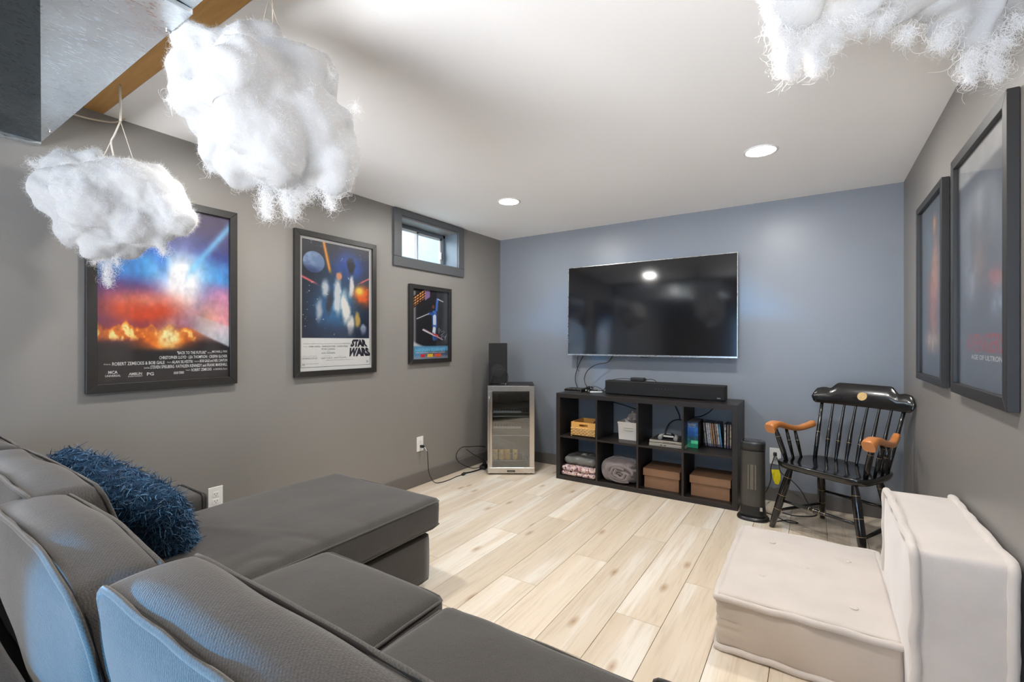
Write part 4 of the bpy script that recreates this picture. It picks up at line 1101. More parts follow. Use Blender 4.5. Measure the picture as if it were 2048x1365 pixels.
# ------------------------------------------------------------------ TV
tv = thing('television', (-1.246, 4.0, 1.511), 'large flat black wall-mounted television with a silver edge', 'television')
tv.rotation_euler = (math.radians(-1.3), 0, 0)
TW, TH_ = 1.472, .834
part('back_shell', box(-TW/2+.01, TW/2-.01, .004, .040, -TH_/2+.01, TH_/2-.01, .004, 1), M_black, tv)
part('wall_mount', box(-.25, .25, .04, .084, -.2, .2, .004, 1), M_black, tv)
bm = bmesh.new(); e = .006
for (a, b_, z0, z1) in [(-TW/2, TW/2, TH_/2-e, TH_/2), (-TW/2, TW/2, -TH_/2, -TH_/2+.014), (-TW/2, -TW/2+e, -TH_/2+.014, TH_/2-e), (TW/2-e, TW/2, -TH_/2+.014, TH_/2-e)]: bx(bm, a, b_, -.010, .006, z0, z1, .001, 1)
part('bezel', bm, M_silver, tv)
part('screen', box(-TW/2+e, TW/2-e, -.007, .004, -TH_/2+.014, TH_/2-e), M_screen, tv)
part('logo_block', box(-.03, .03, -.009, .004, -TH_/2-.010, -TH_/2+.001, .002, 1), M_black, tv)
# soundbar
sb = thing('soundbar', (-1.059, 3.875, KH), 'long black soundbar standing on the shelving unit', 'soundbar')
part('cabinet', box(-.485, .485, -.04, .045, .004, .122, .006, 2), M_blackm, sb)
M_grille = mat('grille_cloth', srgb(28, 29, 31), .85, bump=.5, bscale=500)
part('grille', box(-.478, .478, -.046, -.038, .010, .116, .004, 2), M_grille, sb)
bm = bmesh.new()
for i in range(6): lathe_into(bm, [(.002, 0), (.002, .001)], n=8, axis0=(-.04+i*.022+(.01 if i > 2 else 0), -.0462, .072), ax=Matrix.Rotation(PI/2, 3, 'X'))
part('indicator', bm, mat('grey_dot', srgb(110, 110, 112), .5), sb)
part('badge', box(.425, .450, -.0468, -.045, .022, .028), M_silver, sb)
part('foot', box(-.45, -.35, -.03, .03, 0, .004), M_black, sb); part('foot', box(.35, .45, -.03, .03, 0, .004), M_black, sb)
md = thing('adapter_box', (-1.27, 3.895, KH+.122), 'small black adapter box lying on top of the soundbar', 'adapter')
part('case', box(-.058, .058, -.03, .03, 0, .030, .005, 2), M_black, md); part('connector', box(.058, .072, -.010, .010, .008, .024, .002, 1), M_black, md)
cable('thin cable from the adapter box trailing over the soundbar to the right', [(-1.198, 3.895, KH+.138), (-1.16, 3.91, KH+.142), (-1.13, 3.925, KH+.128), (-1.12, 3.935, KH+.090)], .0028)
cable('thin cable from the adapter box trailing left along the soundbar', [(-1.328, 3.90, KH+.135), (-1.40, 3.92, KH+.137), (-1.48, 3.93, KH+.127), (-1.56, 3.95, KH+.10), (-1.62, 4.0, KH+.02), (-1.66, 3.97, KH+.006)], .0026)
# media player + clutter
rt = thing('media_player', (-1.86, 3.905, KH), 'small flat set-top box with silver edge at the left end of the shelving unit', 'set-top box')
rt.rotation_euler = (0, 0, .0)
part('case', box(-.083, .083, -.065, .075, .002, .028, .004, 2), M_black, rt)
bm = bmesh.new()
for (a, b_, z0, z1) in [(-.084, .084, .002, .006), (-.084, .084, .025, .029), (-.084, -.080, .006, .025), (.080, .084, .006, .025)]: bx(bm, a, b_, -.069, -.063, z0, z1)
part('silver_rim', bm, M_silver, rt)
part('front_panel', box(-.080, .080, -.066, -.064, .006, .025), M_blackgloss, rt)
rm = thing('remote_control', (-1.655, 3.90, KH), 'white remote control lying by the soundbar', 'remote control', rz=math.radians(-62))
part('shell', box(-.018, .018, -.055, .055, 0, .011, .005, 2), M_white, rm)
bm = bmesh.new()
for i in range(3):
    for j in range(2): lathe_into(bm, [(.004, 0), (.004, .001)], n=10, axis0=(-.008+.016*j, -.02+.02*i, .0108))
part('button', bm, mat('btn_grey', srgb(180, 180, 180), .5), rm)
pa = thing('power_adapter', (-1.735, 3.92, KH), 'black plug adapter with a tangle of leads beside the set-top box', 'adapter')
part('block', box(-.025, .022, -.03, .02, .001, .026, .004, 2), M_black, pa); part('plug', box(.0, .075, -.005, .035, .001, .020, .004, 2), M_black, pa)
part('silver_plug', lathe([(.004, 0), (.006, .004), (.006, .016)], n=10), M_silver, pa, loc=(-.012, -.034, .006)); part('silver_plug', lathe([(.004, 0), (.005, .014)], n=10), M_silver, pa, loc=(.014, -.037, .002))
r2 = random.Random(2)
for i in range(4):
    pts = [(-.02+r2.uniform(-.03, .05), r2.uniform(-.04, .05), r2.uniform(.022, .045)) for _ in range(6)]
    part('lead', tube(pts, .0028, 6, 6), M_black if i % 2 else M_blackgloss, pa)
cable('thin black cable hanging from the left corner of the TV', [(-1.905, 4.055, 1.10), (-1.915, 4.06, 1.03), (-1.92, 4.065, .98), (-1.905, 4.065, .94)], .0028)
cable('black cable hanging below the left of the TV to the set-top box', [(-1.845, 4.05, 1.10), (-1.90, 4.055, 1.0), (-1.935, 4.06, .90), (-1.93, 4.05, .84), (-1.90, 4.02, .80), (-1.87, 3.98, .788)], .0038)
cable('thick black cable bowing from the TV down to the plug adapter', [(-1.55, 4.045, 1.10), (-1.60, 4.03, 1.035), (-1.70, 4.00, 1.01), (-1.775, 3.985, .955), (-1.80, 3.97, .885), (-1.78, 3.95, .83), (-1.735, 3.93, .79)], .0042)
cable('thin black cable looping behind the remote control', [(-1.78, 3.97, .775), (-1.77, 4.0, .80), (-1.71, 4.03, .805), (-1.66, 4.02, .79), (-1.62, 3.99, .775), (-1.60, 4.0, .769)], .0024)

# ------------------------------------------------------------------ drinks fridge
TH = math.atan2(608, 926)
def vloc(l, zc): return Vector((l*math.cos(TH)-zc*math.sin(TH), l*math.sin(TH)+zc*math.cos(TH), 0))
FW, FH, FD = .432, .82, .40
fr = thing('drinks_fridge', vloc(-.0085, 4.25), 'small stainless steel glass-door drinks fridge in the corner', 'fridge', rz=TH)
# local: x right, y back, z up ; front at y=0
bm = bmesh.new(); w = FW/2
bx(bm, -w, -w+.03, .03, FD, .012, FH, .002, 1); bx(bm, w-.03, w, .03, FD, .012, FH, .002, 1); bx(bm, -w+.03, w-.03, .03, FD, FH-.03, FH, .002, 1); bx(bm, -w+.03, w-.03, .03, FD, .012, .055); bx(bm, -w+.03, w-.03, FD-.03, FD, .055, FH-.03)
part('cabinet', bm, mat('fridge_shell', srgb(36, 36, 38), .5), fr)
bm = bmesh.new()
M_liner = mat('fridge_liner', srgb(120, 112, 96), .6)
bx(bm, -w+.0305, -w+.034, .04, FD-.031, .056, FH-.031); bx(bm, w-.034, w-.0305, .04, FD-.031, .056, FH-.031); bx(bm, -w+.034, w-.034, FD-.035, FD-.0305, .056, FH-.031); bx(bm, -w+.034, w-.034, .04, FD-.035, .0555, .060)
part('liner', bm, M_liner, fr)
door = bmesh.new()
for (a, b_, z0, z1) in [(-w, w, FH-.052, FH-.004), (-w, w, .014, .066), (-w, -w+.044, .066, FH-.052), (w-.048, w, .066, FH-.052)]: bx(door, a, b_, 0, .028, z0, z1, .002, 1)
dr = part('door', door, M_steel, fr)
part('pane', box(-w+.042, w-.046, .010, .014, .064, FH-.050), M_doorglass, dr)
part('handle', tube([(-w+.016, -.002, .10), (-w+.016, -.020, .105), (-w+.016, -.022, .3), (-w+.016, -.022, .5), (-w+.016, -.020, .70), (-w+.016, -.002, .705)], .006, 5, 10), M_steel, dr)
bd = part('badge', box(-.036, .036, -.0022, .001, .026, .042, .001, 1), M_darkhole, dr)
part('lettering', text_mesh('newair', .01, width=.052, height=.008, align='CENTER'), M_silver, bd, loc=(0, -.0026, .030), rot=(PI/2, 0, 0))
part('hinge', box(w-.05, w-.01, .0, .04, FH, FH+.010, .002, 1), M_black, fr)
for x in (-w+.03, w-.03, w-.08): part('foot', lathe([(.012, 0), (.010, .013)], n=12), M_black, fr, loc=(x, .05, 0))
M_wire = mat('wire_white', srgb(200, 205, 205), .3, metal=.6)
for z, fy in ((.560, .09), (.415, .09), (.115, .09)):
    bm = bmesh.new()
    for i in range(13): xx = -w+.05+i*(FW-.1)/12; tube_into(bm, [(xx, .06, z), (xx, FD-.05, z)], .0015, 5)
    tube_into(bm, [(-w+.036, .06, z), (w-.036, .06, z)], .003, 6); tube_into(bm, [(-w+.036, FD-.05, z), (w-.036, FD-.05, z)], .003, 6)
    rk = part('wire_rack', bm, M_wire, fr)
    if z > .2: part('rack_front', box(-.165, .095, .052, .058, z+.002, z+.020, .001, 1), M_wire, rk)
for z in (.53, .352): part('shelf_edge', box(-w+.036, w-.036, .045, .052, z-.003, z+.003, .001, 1), M_wire, fr)
M_can = mat('can_gold', srgb(250, 206, 84), .35); M_cantop = mat('can_top', srgb(215, 205, 180), .25, metal=.9)
canlabs = ['gold drinks can at the left end of the fridge row', 'second gold drinks can from the left in the fridge', 'third gold drinks can from the left in the fridge', 'gold drinks can standing apart at the right in the fridge']
for i, x in enumerate((-.150, -.088, -.034, .040)):
    wpt = fr.matrix_basis @ Vector((x, .10, .117))
    t = thing('drinks_can', wpt, canlabs[i], 'can', 'gold cans in the fridge', rz=TH)
    part('can_body', lathe([(.021, 0), (.026, .006), (.026, .093), (.0235, .100)], n=20), M_can, t)
    part('can_lid', lathe([(.0235, .1003), (.0225, .104), (.020, .102)], n=20), M_cantop, t)
    part('printed_emblem', lathe([(.012, 0), (.012, .0008)], n=16, ax=Matrix.Rotation(PI/2, 3, 'X')), M_cantop, t, loc=(0, -.0262, .06))
# speaker on the fridge
spk = thing('subwoofer', fr.matrix_basis @ Vector((-.125, .215, FH)), 'tall narrow black speaker standing on the drinks fridge', 'speaker', rz=TH)
part('cabinet', box(-.086, .086, -.10, .14, .004, .390, .003, 1), M_blackm, spk)
part('grille', box(-.083, .083, -.106, -.1005, .007, .386, .002, 1), M_grille, spk)
part('driver_ring', lathe([(.055, 0), (.062, .002), (.062, .003)], n=28, ax=Matrix.Rotation(PI/2, 3, 'X')), mat('ring', srgb(34, 34, 36), .8), spk, loc=(0, -.1065, .13))
for x in (-.06, .06): part('foot', box(x-.015, x+.015, -.08, -.05, 0, .004), M_black, spk); part('foot', box(x-.015, x+.015, .09, .12, 0, .004), M_black, spk)
Fp = lambda x, y, z: fr.matrix_basis @ Vector((x, y, z))
cable('black cable looped upright on top of the fridge in front of the speaker', [Fp(-.195, .09, FH+.01), Fp(-.185, .085, FH+.05), Fp(-.155, .08, FH+.12), Fp(-.10, .08, FH+.145), Fp(-.05, .085, FH+.13), Fp(-.03, .085, FH+.07), Fp(-.045, .08, FH+.015), Fp(-.08, .075, FH+.006), Fp(-.12, .08, FH+.005)], .0035)
t = thing('plug', Fp(-.075, .065, FH), 'small black plug lying on the fridge top', 'plug', rz=TH); part('body', box(-.02, .02, -.012, .012, 0, .018, .004, 2), M_black, t); part('cap', box(.02, .03, -.006, .006, .003, .013), M_silver, t)

# ------------------------------------------------------------------ tower heater
ht = thing('tower_heater', (-.366, 3.61, 0), 'black tower heater with a mesh front beside the shelving unit', 'heater', rz=0)
def sup(n, a, b_, e=2.6): return [(a*math.copysign(abs(math.cos(t_))**(2/e), math.cos(t_)), b_*math.copysign(abs(math.sin(t_))**(2/e), math.sin(t_))) for t_ in [2*PI*i/n for i in range(n)]]
def loft(secs, n=40):
    bm = bmesh.new(); R_ = []
    for (a, b_, z) in secs: R_.append([bm.verts.new((x, y, z)) for x, y in sup(n, a, b_)])
    for p_, q_ in zip(R_, R_[1:]):
        for i in range(n): f = bm.faces.new((p_[i], p_[(i+1) % n], q_[(i+1) % n], q_[i])); f.smooth = True
    bm.faces.new(R_[0][::-1]); bm.faces.new(R_[-1]); return bm
part('base', loft([(.100, .085, 0), (.101, .086, .010), (.090, .078, .022), (.084, .074, .024)]), mat('heater_base', srgb(34, 34, 35), .3), ht)
part('body', loft([(.084, .072, .024), (.079, .068, .05), (.076, .066, .085), (.0745, .066, .12), (.074, .066, .48)]), M_black, ht)
part('top_cap', loft([(.077, .069, .480), (.077, .069, .528), (.073, .066, .536), (.069, .062, .537)]), mat('cap', srgb(40, 41, 43), .35), ht)
part('control_panel', loft([(.066, .058, .5365), (.066, .058, .539)]), M_blackgloss, ht)
bm = bmesh.new()
for i in range(9): a_ = -.048+i*.012; lathe_into(bm, [(.0035, 0), (.0035, .0012)], n=8, axis0=(a_, -.012+.012*((i*5) % 3), .539))
part('button', bm, mat('icon_grey', srgb(150, 150, 150), .5), ht)
M_mesh = bpy.data.materials.new('perforated_mesh'); M_mesh.use_nodes = True; N, L = nt(M_mesh); b = N['Principled BSDF']; b.inputs['Metallic'].default_value = .6; b.inputs['Roughness'].default_value = .38
tc = N.new('ShaderNodeTexCoord'); wv = N.new('ShaderNodeTexWave'); wv.inputs['Scale'].default_value = 90; wv.bands_direction = 'Z'; L.new(tc.outputs['Object'], wv.inputs['Vector']); wv2 = N.new('ShaderNodeTexWave'); wv2.inputs['Scale'].default_value = 90; L.new(tc.outputs['Object'], wv2.inputs['Vector'])
mm = N.new('ShaderNodeMath'); mm.operation = 'MULTIPLY'; L.new(wv.outputs['Fac'], mm.inputs[0]); L.new(wv2.outputs['Fac'], mm.inputs[1]); rp = N.new('ShaderNodeValToRGB'); rp.color_ramp.elements[0].color = srgb(92, 90, 86); rp.color_ramp.elements[1].color = srgb(40, 39, 38); L.new(mm.outputs[0], rp.inputs[0]); L.new(rp.outputs[0], b.inputs['Base Color'])
bm = bmesh.new(); n = 24; R_ = []
for z in (.10, .475):
    R_.append([bm.verts.new((.0762*math.sin(a_)*1.0, -.0690*abs(math.cos(a_))**.62, z)) for a_ in [(-1+2*i/n)*1.42 for i in range(n+1)]])
for i in range(n): f = bm.faces.new((R_[0][i], R_[0][i+1], R_[1][i+1], R_[1][i])); f.smooth = True
part('mesh_front', bm, M_mesh, ht)
bm = bmesh.new()
for (x, w_) in ((-.022, .005), (0, .011), (.022, .005)): bx(bm, x-w_, x+w_, -.0712, -.0690, .215, .385, .001, 1)
part('heating_element', bm, mat('element_beige', srgb(98, 92, 82), .6, var=.2, vscale=60), ht)
part('badge', box(.048, .064, -.066, -.062, .075, .10), M_silver, ht)

# ------------------------------------------------------------------ outlets and cords
def outlet(name_label, loc, rz, plug=False):
    t = thing('wall_outlet', loc, name_label, 'outlet', 'white wall outlets', rz=rz)   # local front -y
    part('cover_plate', box(-.038, .038, -.006, 0, -.062, .062, .002, 2), M_white, t)
    for z in (.020, -.020):
        s_ = part('socket', box(-.017, .017, -.0078, -.0055, z-.014, z+.014, .002, 2), M_white, t)
        bm = bmesh.new()
        for x in (-.0065, .0065): bx(bm, x-.0011, x+.0011, -.0082, -.0070, z-.001, z+.008)
        bx(bm, -.002, .002, -.0082, -.0070, z-.0085, z-.0045)
        part('slot', bm, M_darkhole, s_)
    return t
outlet('white wall outlet on the left wall near the fridge with a black plug', (XL, 2.878, .35), PI/2)
outlet('white wall outlet low on the left wall behind the chaise', (XL, 1.265, .345), PI/2)
outlet('white wall outlet on the back wall between heater and armchair', (-.262, YB, .345), 0)
t = thing('plug', (XL+.008, 2.883, .330), 'black plug in the left wall outlet', 'plug', rz=PI/2)
part('body', box(-.011, .011, -.030, 0, -.011, .011, .003, 2), M_black, t); part('collar', lathe([(.006, 0), (.005, .016)], n=10, ax=Matrix.Rotation(PI/2, 3, 'X')), M_black, t, loc=(0, -.030, 0))
cable('black power cord drooping from the left wall outlet to the floor', [(XL+.05, 2.885, .329), (XL+.075, 2.89, .30), (XL+.075, 2.90, .20), (XL+.08, 2.91, .10), (XL+.10, 2.95, .02), (XL+.12, 3.02, .005), (XL+.13, 3.12, .005), (XL+.12, 3.22, .005), (XL+.13, 3.32, .006)], .0035)
part_ = tag(part('cord_sleeve', tube([(XL+.045, 2.884, .330), (XL+.062, 2.886, .318), (XL+.074, 2.889, .296)], .0045, 5, 8), M_white), 'short white cord sleeve just below the plug in the left wall outlet', 'cable')
pb = thing('plug', (XL+.13, 3.31, 0), 'black inline plug lying on the floor by the left baseboard', 'plug', rz=.3); part('body', box(-.014, .014, -.03, .03, 0, .018, .004, 2), M_black, pb); part('prong', box(.0, .018, -.012, .0, .002, .008), M_silver, pb)
cable('thick black cable running on the floor to the power strip', [(XL+.13, 3.34, .010), (XL+.15, 3.42, .008), (XL+.16, 3.50, .008), (XL+.17, 3.58, .012)], .0065)
cable('black cable loop standing against the baseboard left of the fridge', [(XL+.16, 3.60, .03), (XL+.10, 3.50, .012), (XL+.05, 3.40, .06), (XL+.035, 3.33, .12), (XL+.03, 3.33, .18), (XL+.04, 3.39, .225), (XL+.07, 3.47, .22), (XL+.12, 3.56, .215), (XL+.15, 3.62, .20)], .004)
cable('thin black cable crossing from the fridge to the plug strip', [(XL+.06, 3.44, .20), (XL+.08, 3.50, .15), (XL+.12, 3.57, .10), (XL+.16, 3.62, .05)], .0035)
ps = thing('power_strip', (XL+.155, 3.585, 0), 'black plug strip with cables on the floor left of the fridge', 'power strip', rz=.3); part('block', box(-.03, .03, -.05, .05, 0, .035, .005, 2), M_black, ps); part('socket', box(-.015, .015, -.03, -.004, .035, .037), M_darkhole, ps); part('plug', box(-.014, .014, .006, .032, .035, .062, .004, 2), M_black, ps)
# heater cord with yellow tag
t = thing('plug', (-.262, YB-.008, .365), 'black plug in the back wall outlet', 'plug'); part('body', box(-.012, .012, -.026, 0, -.012, .012, .003, 2), M_black, t); part('collar', box(-.006, .006, -.036, -.026, -.008, .006, .002, 1), M_black, t)
cable('black heater cord hanging from the back wall outlet', [(-.262, 4.04, .36), (-.270, 4.02, .33), (-.285, 4.01, .27), (-.285, 4.0, .19), (-.30, 3.96, .13), (-.32, 3.85, .10), (-.325, 3.72, .09), (-.33, 3.67, .10)], .0038)
cable('second black cord hanging from the back outlet down behind the armchair', [(-.250, 4.045, .345), (-.235, 4.03, .30), (-.22, 4.02, .24), (-.15, 4.02, .19), (-.09, 4.03, .12), (-.05, 4.0, .05), (.0, 3.93, .008), (-.02, 3.86, .005), (-.12, 3.80, .005), (-.20, 3.82, .005)], .0035)
cable('black cord lying on the floor under the armchair toward the heater', [(-.30, 3.72, .015), (-.26, 3.74, .005), (-.22, 3.70, .005), (-.16, 3.64, .005), (-.10, 3.66, .005), (-.16, 3.68, .005), (-.24, 3.60, .005), (-.29, 3.60, .006)], .0032)
bm = bmesh.new(); pts = [(-.028, -.004), (.024, .0), (.032, -.03), (.034, -.075), (.022, -.115), (.0, -.112), (-.018, -.07)]
bm = extrude_poly(pts, .0016, 'xz'); bmesh.ops.subdivide_edges(bm, edges=bm.edges[:], cuts=1)
for v in bm.verts: v.co.y += .008*math.sin(v.co.z*40)
yt = thing('warning_tag', (-.255, 3.995, .265), 'bright yellow warning tag hanging on the heater cord', 'tag')
part('tag_sheet', bm, M_yellow, yt, rot=(0, 0, .2))

# ------------------------------------------------------------------ framed posters
def framed(label, wall, a0, a1, z0, z1, fw, painter, nx, ny, texts, tilt=0.0, depth=.030, matw=0.0, group=None, group_m=None):
    """wall 'L': a = Y range read left->right as seen from inside the room; wall 'R' likewise"""
    W_ = abs(a1-a0); H_ = z1-z0
    if wall == 'L': loc = (XL, min(a0, a1), z0); rz = PI/2          # local x -> +Y, local -y -> +X
    else: loc = (XR, max(a0, a1), z0); rz = -PI/2                   # local x -> -Y, local -y -> -X
    t = thing('framed_poster', loc, label, 'poster', rz=rz)
    # mitred frame rails
    def rail(p):  # trapezoid outline in xz
        bm = bmesh.new(); A = [bm.verts.new((x, -depth, z)) for x, z in p]; B_ = [bm.verts.new((x, -.002, z)) for x, z in p]
        bm.faces.new(A); bm.faces.new(B_[::-1])
        for i in range(4): bm.faces.new((A[i], A[(i+1) % 4], B_[(i+1) % 4], B_[i]))
        bmesh.ops.recalc_face_normals(bm, faces=bm.faces[:])
        bmesh.ops.bevel(bm, geom=bm.edges[:], offset=.0012, segments=1, affect='EDGES')
        return bm
    W0, H0, f = W_, H_, fw
    for p in ([(0,0),(W0,0),(W0-f,f),(f,f)], [(0,H0),(f,H0-f),(W0-f,H0-f),(W0,H0)], [(0,0),(f,f),(f,H0-f),(0,H0)], [(W0,0),(W0,H0),(W0-f,H0-f),(W0-f,f)]):
        part('frame_rail', rail(p), M_frame, t)
    iw, ih = W_-2*f, H_-2*f
    part('backing_board', box(f-.004, W_-f+.004, -.010, -.003, f-.004, H_-f+.004), M_blackm, t)
    pr = part('print', print_mesh('print', iw, ih, nx, ny, painter), M_print, t, loc=(f, -.0125, f))
    for tx in texts:
        txt, x, z, w, h, align, m = tx[:7]; bold = tx[7] if len(tx) > 7 else 0.0; sh = tx[8] if len(tx) > 8 else 0.0
        me = text_mesh(txt, .1, width=w*iw, height=h*ih, align=align, bold=bold*.1, shear=sh)
        if len(tx) > 9: tx[9](me, iw, ih)
        part('lettering', me, m, pr, loc=(x*iw, -.0008, z*ih), rot=(PI/2, 0, 0))
    part('glazing', box(f-.002, W_-f+.002, -.0190, -.0170, f-.002, H_-f+.002), M_posterglass, t)
    if tilt: t.rotation_euler = (0, tilt, rz) if False else (0, 0, rz)
    return t
M_tw = mat('ink_white', srgb(235, 235, 232), .5); M_tb = mat('ink_black', srgb(22, 24, 44), .5); M_tg = mat('ink_grey', srgb(120, 120, 124), .5); M_tr = mat('ink_red', srgb(170, 40, 48), .5); M_tc = mat('ink_cyan', srgb(120, 200, 235), .5)

def paint_fire(U, V):
    """abstract stormy sky over a fiery horizon"""
    n1 = detail_noise(U, V*1.5, 5, 1, 5); n2 = detail_noise(U, V*1.5, 14, 2, 4); n3 = detail_noise(U, V, 30, 3, 3)
    img = np.zeros(U.shape+(3,)) + np.array([70, 56, 96])/255
    img = mixc(img, sstep(.95, .70, V)*(.4+.9*n1), (42, 70, 170)); img = mixc(img, sstep(.78, .66, V)*sstep(.45, .62, V)*1.2*(.3+n1), (60, 160, 230))
    img = mixc(img, sstep(.62, .48, V)*(1-U*.2)*(.5+.8*n2), (104, 52, 130)); img = mixc(img, sstep(.55, .35, V)*sstep(.5, 1, U), (245, 180, 90))
    img = mixc(img, sstep(.62, .50, V)*sstep(.72, .95, U)*.8, (236, 160, 190))
    img = mixc(img, np.exp(-((U-.60)**2/.030+(V-.56)**2/.035))*1.35, (250, 250, 252))
    ray = np.abs((V-.58)-(U-.60)*.9); img = mixc(img, np.exp(-(ray/.035)**2)*sstep(.60, .70, U)*.8, (120, 200, 245))
    ray = np.abs((V-.62)-(.52-U)*1.1); img = mixc(img, np.exp(-(ray/.10)**2)*sstep(.52, .44, U)*sstep(.12, .3, U)*.85, (60, 130, 220))
    # glowing orange band (left) and flames
    img = mixc(img, np.exp(-((U-.30)**2/.085+(V-.40)**2/.0075))*1.3, (214, 74, 34)); img = mixc(img, np.exp(-((U-.34)**2/.055+(V-.455)**2/.0016))*(.3+.6*n2), (240, 150, 130))
    img = mixc(img, sstep(.28, .20, V)*1.0, (34, 28, 34))
    lick = detail_noise(U, V*.35, 16, 77, 3); top = .285 + .10*(lick-.35)*sstep(.85, .4, U); bot = .245 - .02*n2; body_ = sstep(top+.012, top-.012, V)*sstep(bot-.02, bot+.02, V)*sstep(.80, .62, U)
    img = mixc(img, np.exp(-((V-.27)/.045)**2)*sstep(.85, .5, U)*.75, (190, 56, 20))
    img = mixc(img, body_*(.35+1.0*n3), (250, 140, 30)); img = mixc(img, body_*sstep(.50, .66, n3)*sstep(top+.0, top-.03, V), (255, 232, 150))
    pud = np.exp(-((U-.46)**2/.030+(V-.222)**2/.0022)); img = mixc(img, pud*1.7*(.35+n2), (246, 120, 20)); img = mixc(img, np.exp(-((U-.50)**2/.006+(V-.25)**2/.004))*1.5*(.3+n3), (255, 240, 170))
    # bright road to the right
    rd = sstep(.02, .0, np.abs(V-(.36-.28*(U-.62)))-(.055*(U-.55)+.03))*sstep(.62, .78, U)*sstep(.5,.2,V); img = mixc(img, rd*.9, (210, 216, 224))
    img = mixc(img, sstep(.9, .99, V)*.0, (0, 0, 0))
    img = mixc(img, sstep(.19, .155, V), (38, 34, 36)); return img*(.88+.24*n3[..., None])
P1T = [('"BACK TO THE FUTURE"', .80, .148, .24, .018, 'RIGHT', M_tw, .01), ('Starring', .845, .149, .035, .009, 'RIGHT', M_tw), ('MICHAEL J. FOX', .985, .150, .135, .017, 'RIGHT', M_tw, .01),
       ('CHRISTOPHER LLOYD · LEA THOMPSON · CRISPIN GLOVER', .985, .122, .56, .018, 'RIGHT', M_tw, .01),
       ('Written by', .045, .097, .045, .010, 'LEFT', M_tw), ('ROBERT ZEMECKIS & BOB GALE', .10, .095, .365, .018, 'LEFT', M_tw, .01), ('Music by', .485, .098, .03, .010, 'LEFT', M_tw), ('ALAN SILVESTRI', .52, .096, .165, .017, 'LEFT', M_tw, .01), ('Produced by', .70, .098, .04, .010, 'LEFT', M_tw), ('BOB GALE and NEIL CANTON', .745, .097, .24, .017, 'LEFT', M_tw, .01),
       ('Executive Producers', .315, .072, .04, .010, 'LEFT', M_tw), ('STEVEN SPIELBERG  KATHLEEN KENNEDY and FRANK MARSHALL', .36, .070, .625, .018, 'LEFT', M_tw, .01),
       ('Directed by', .63, .048, .035, .010, 'LEFT', M_tw), ('ROBERT ZEMECKIS', .675, .045, .17, .017, 'LEFT', M_tw, .01), ('A UNIVERSAL Picture', .86, .046, .125, .011, 'LEFT', M_tw),
       ('MCA', .105, .052, .06, .016, 'CENTER', M_tw, .02), ('UNIVERSAL', .105, .036, .10, .011, 'CENTER', M_tw, .01), ('AMBLIN', .255, .040, .09, .014, 'CENTER', M_tw, .015), ('ENTERTAINMENT', .255, .030, .10, .007, 'CENTER', M_tw), ('PG', .36, .033, .05, .018, 'CENTER', M_tw, .02), ('DOLBY STEREO', .575, .034, .08, .014, 'CENTER', M_tw, .02),
       ('17', .075, .64, .04, .02, 'CENTER', M_tw)][:-1]
framed('large black-framed poster with fiery purple sky art behind the small wool cloud', 'L', .705, 1.371, .985, 1.972, .040, paint_fire, 230, 340, P1T)

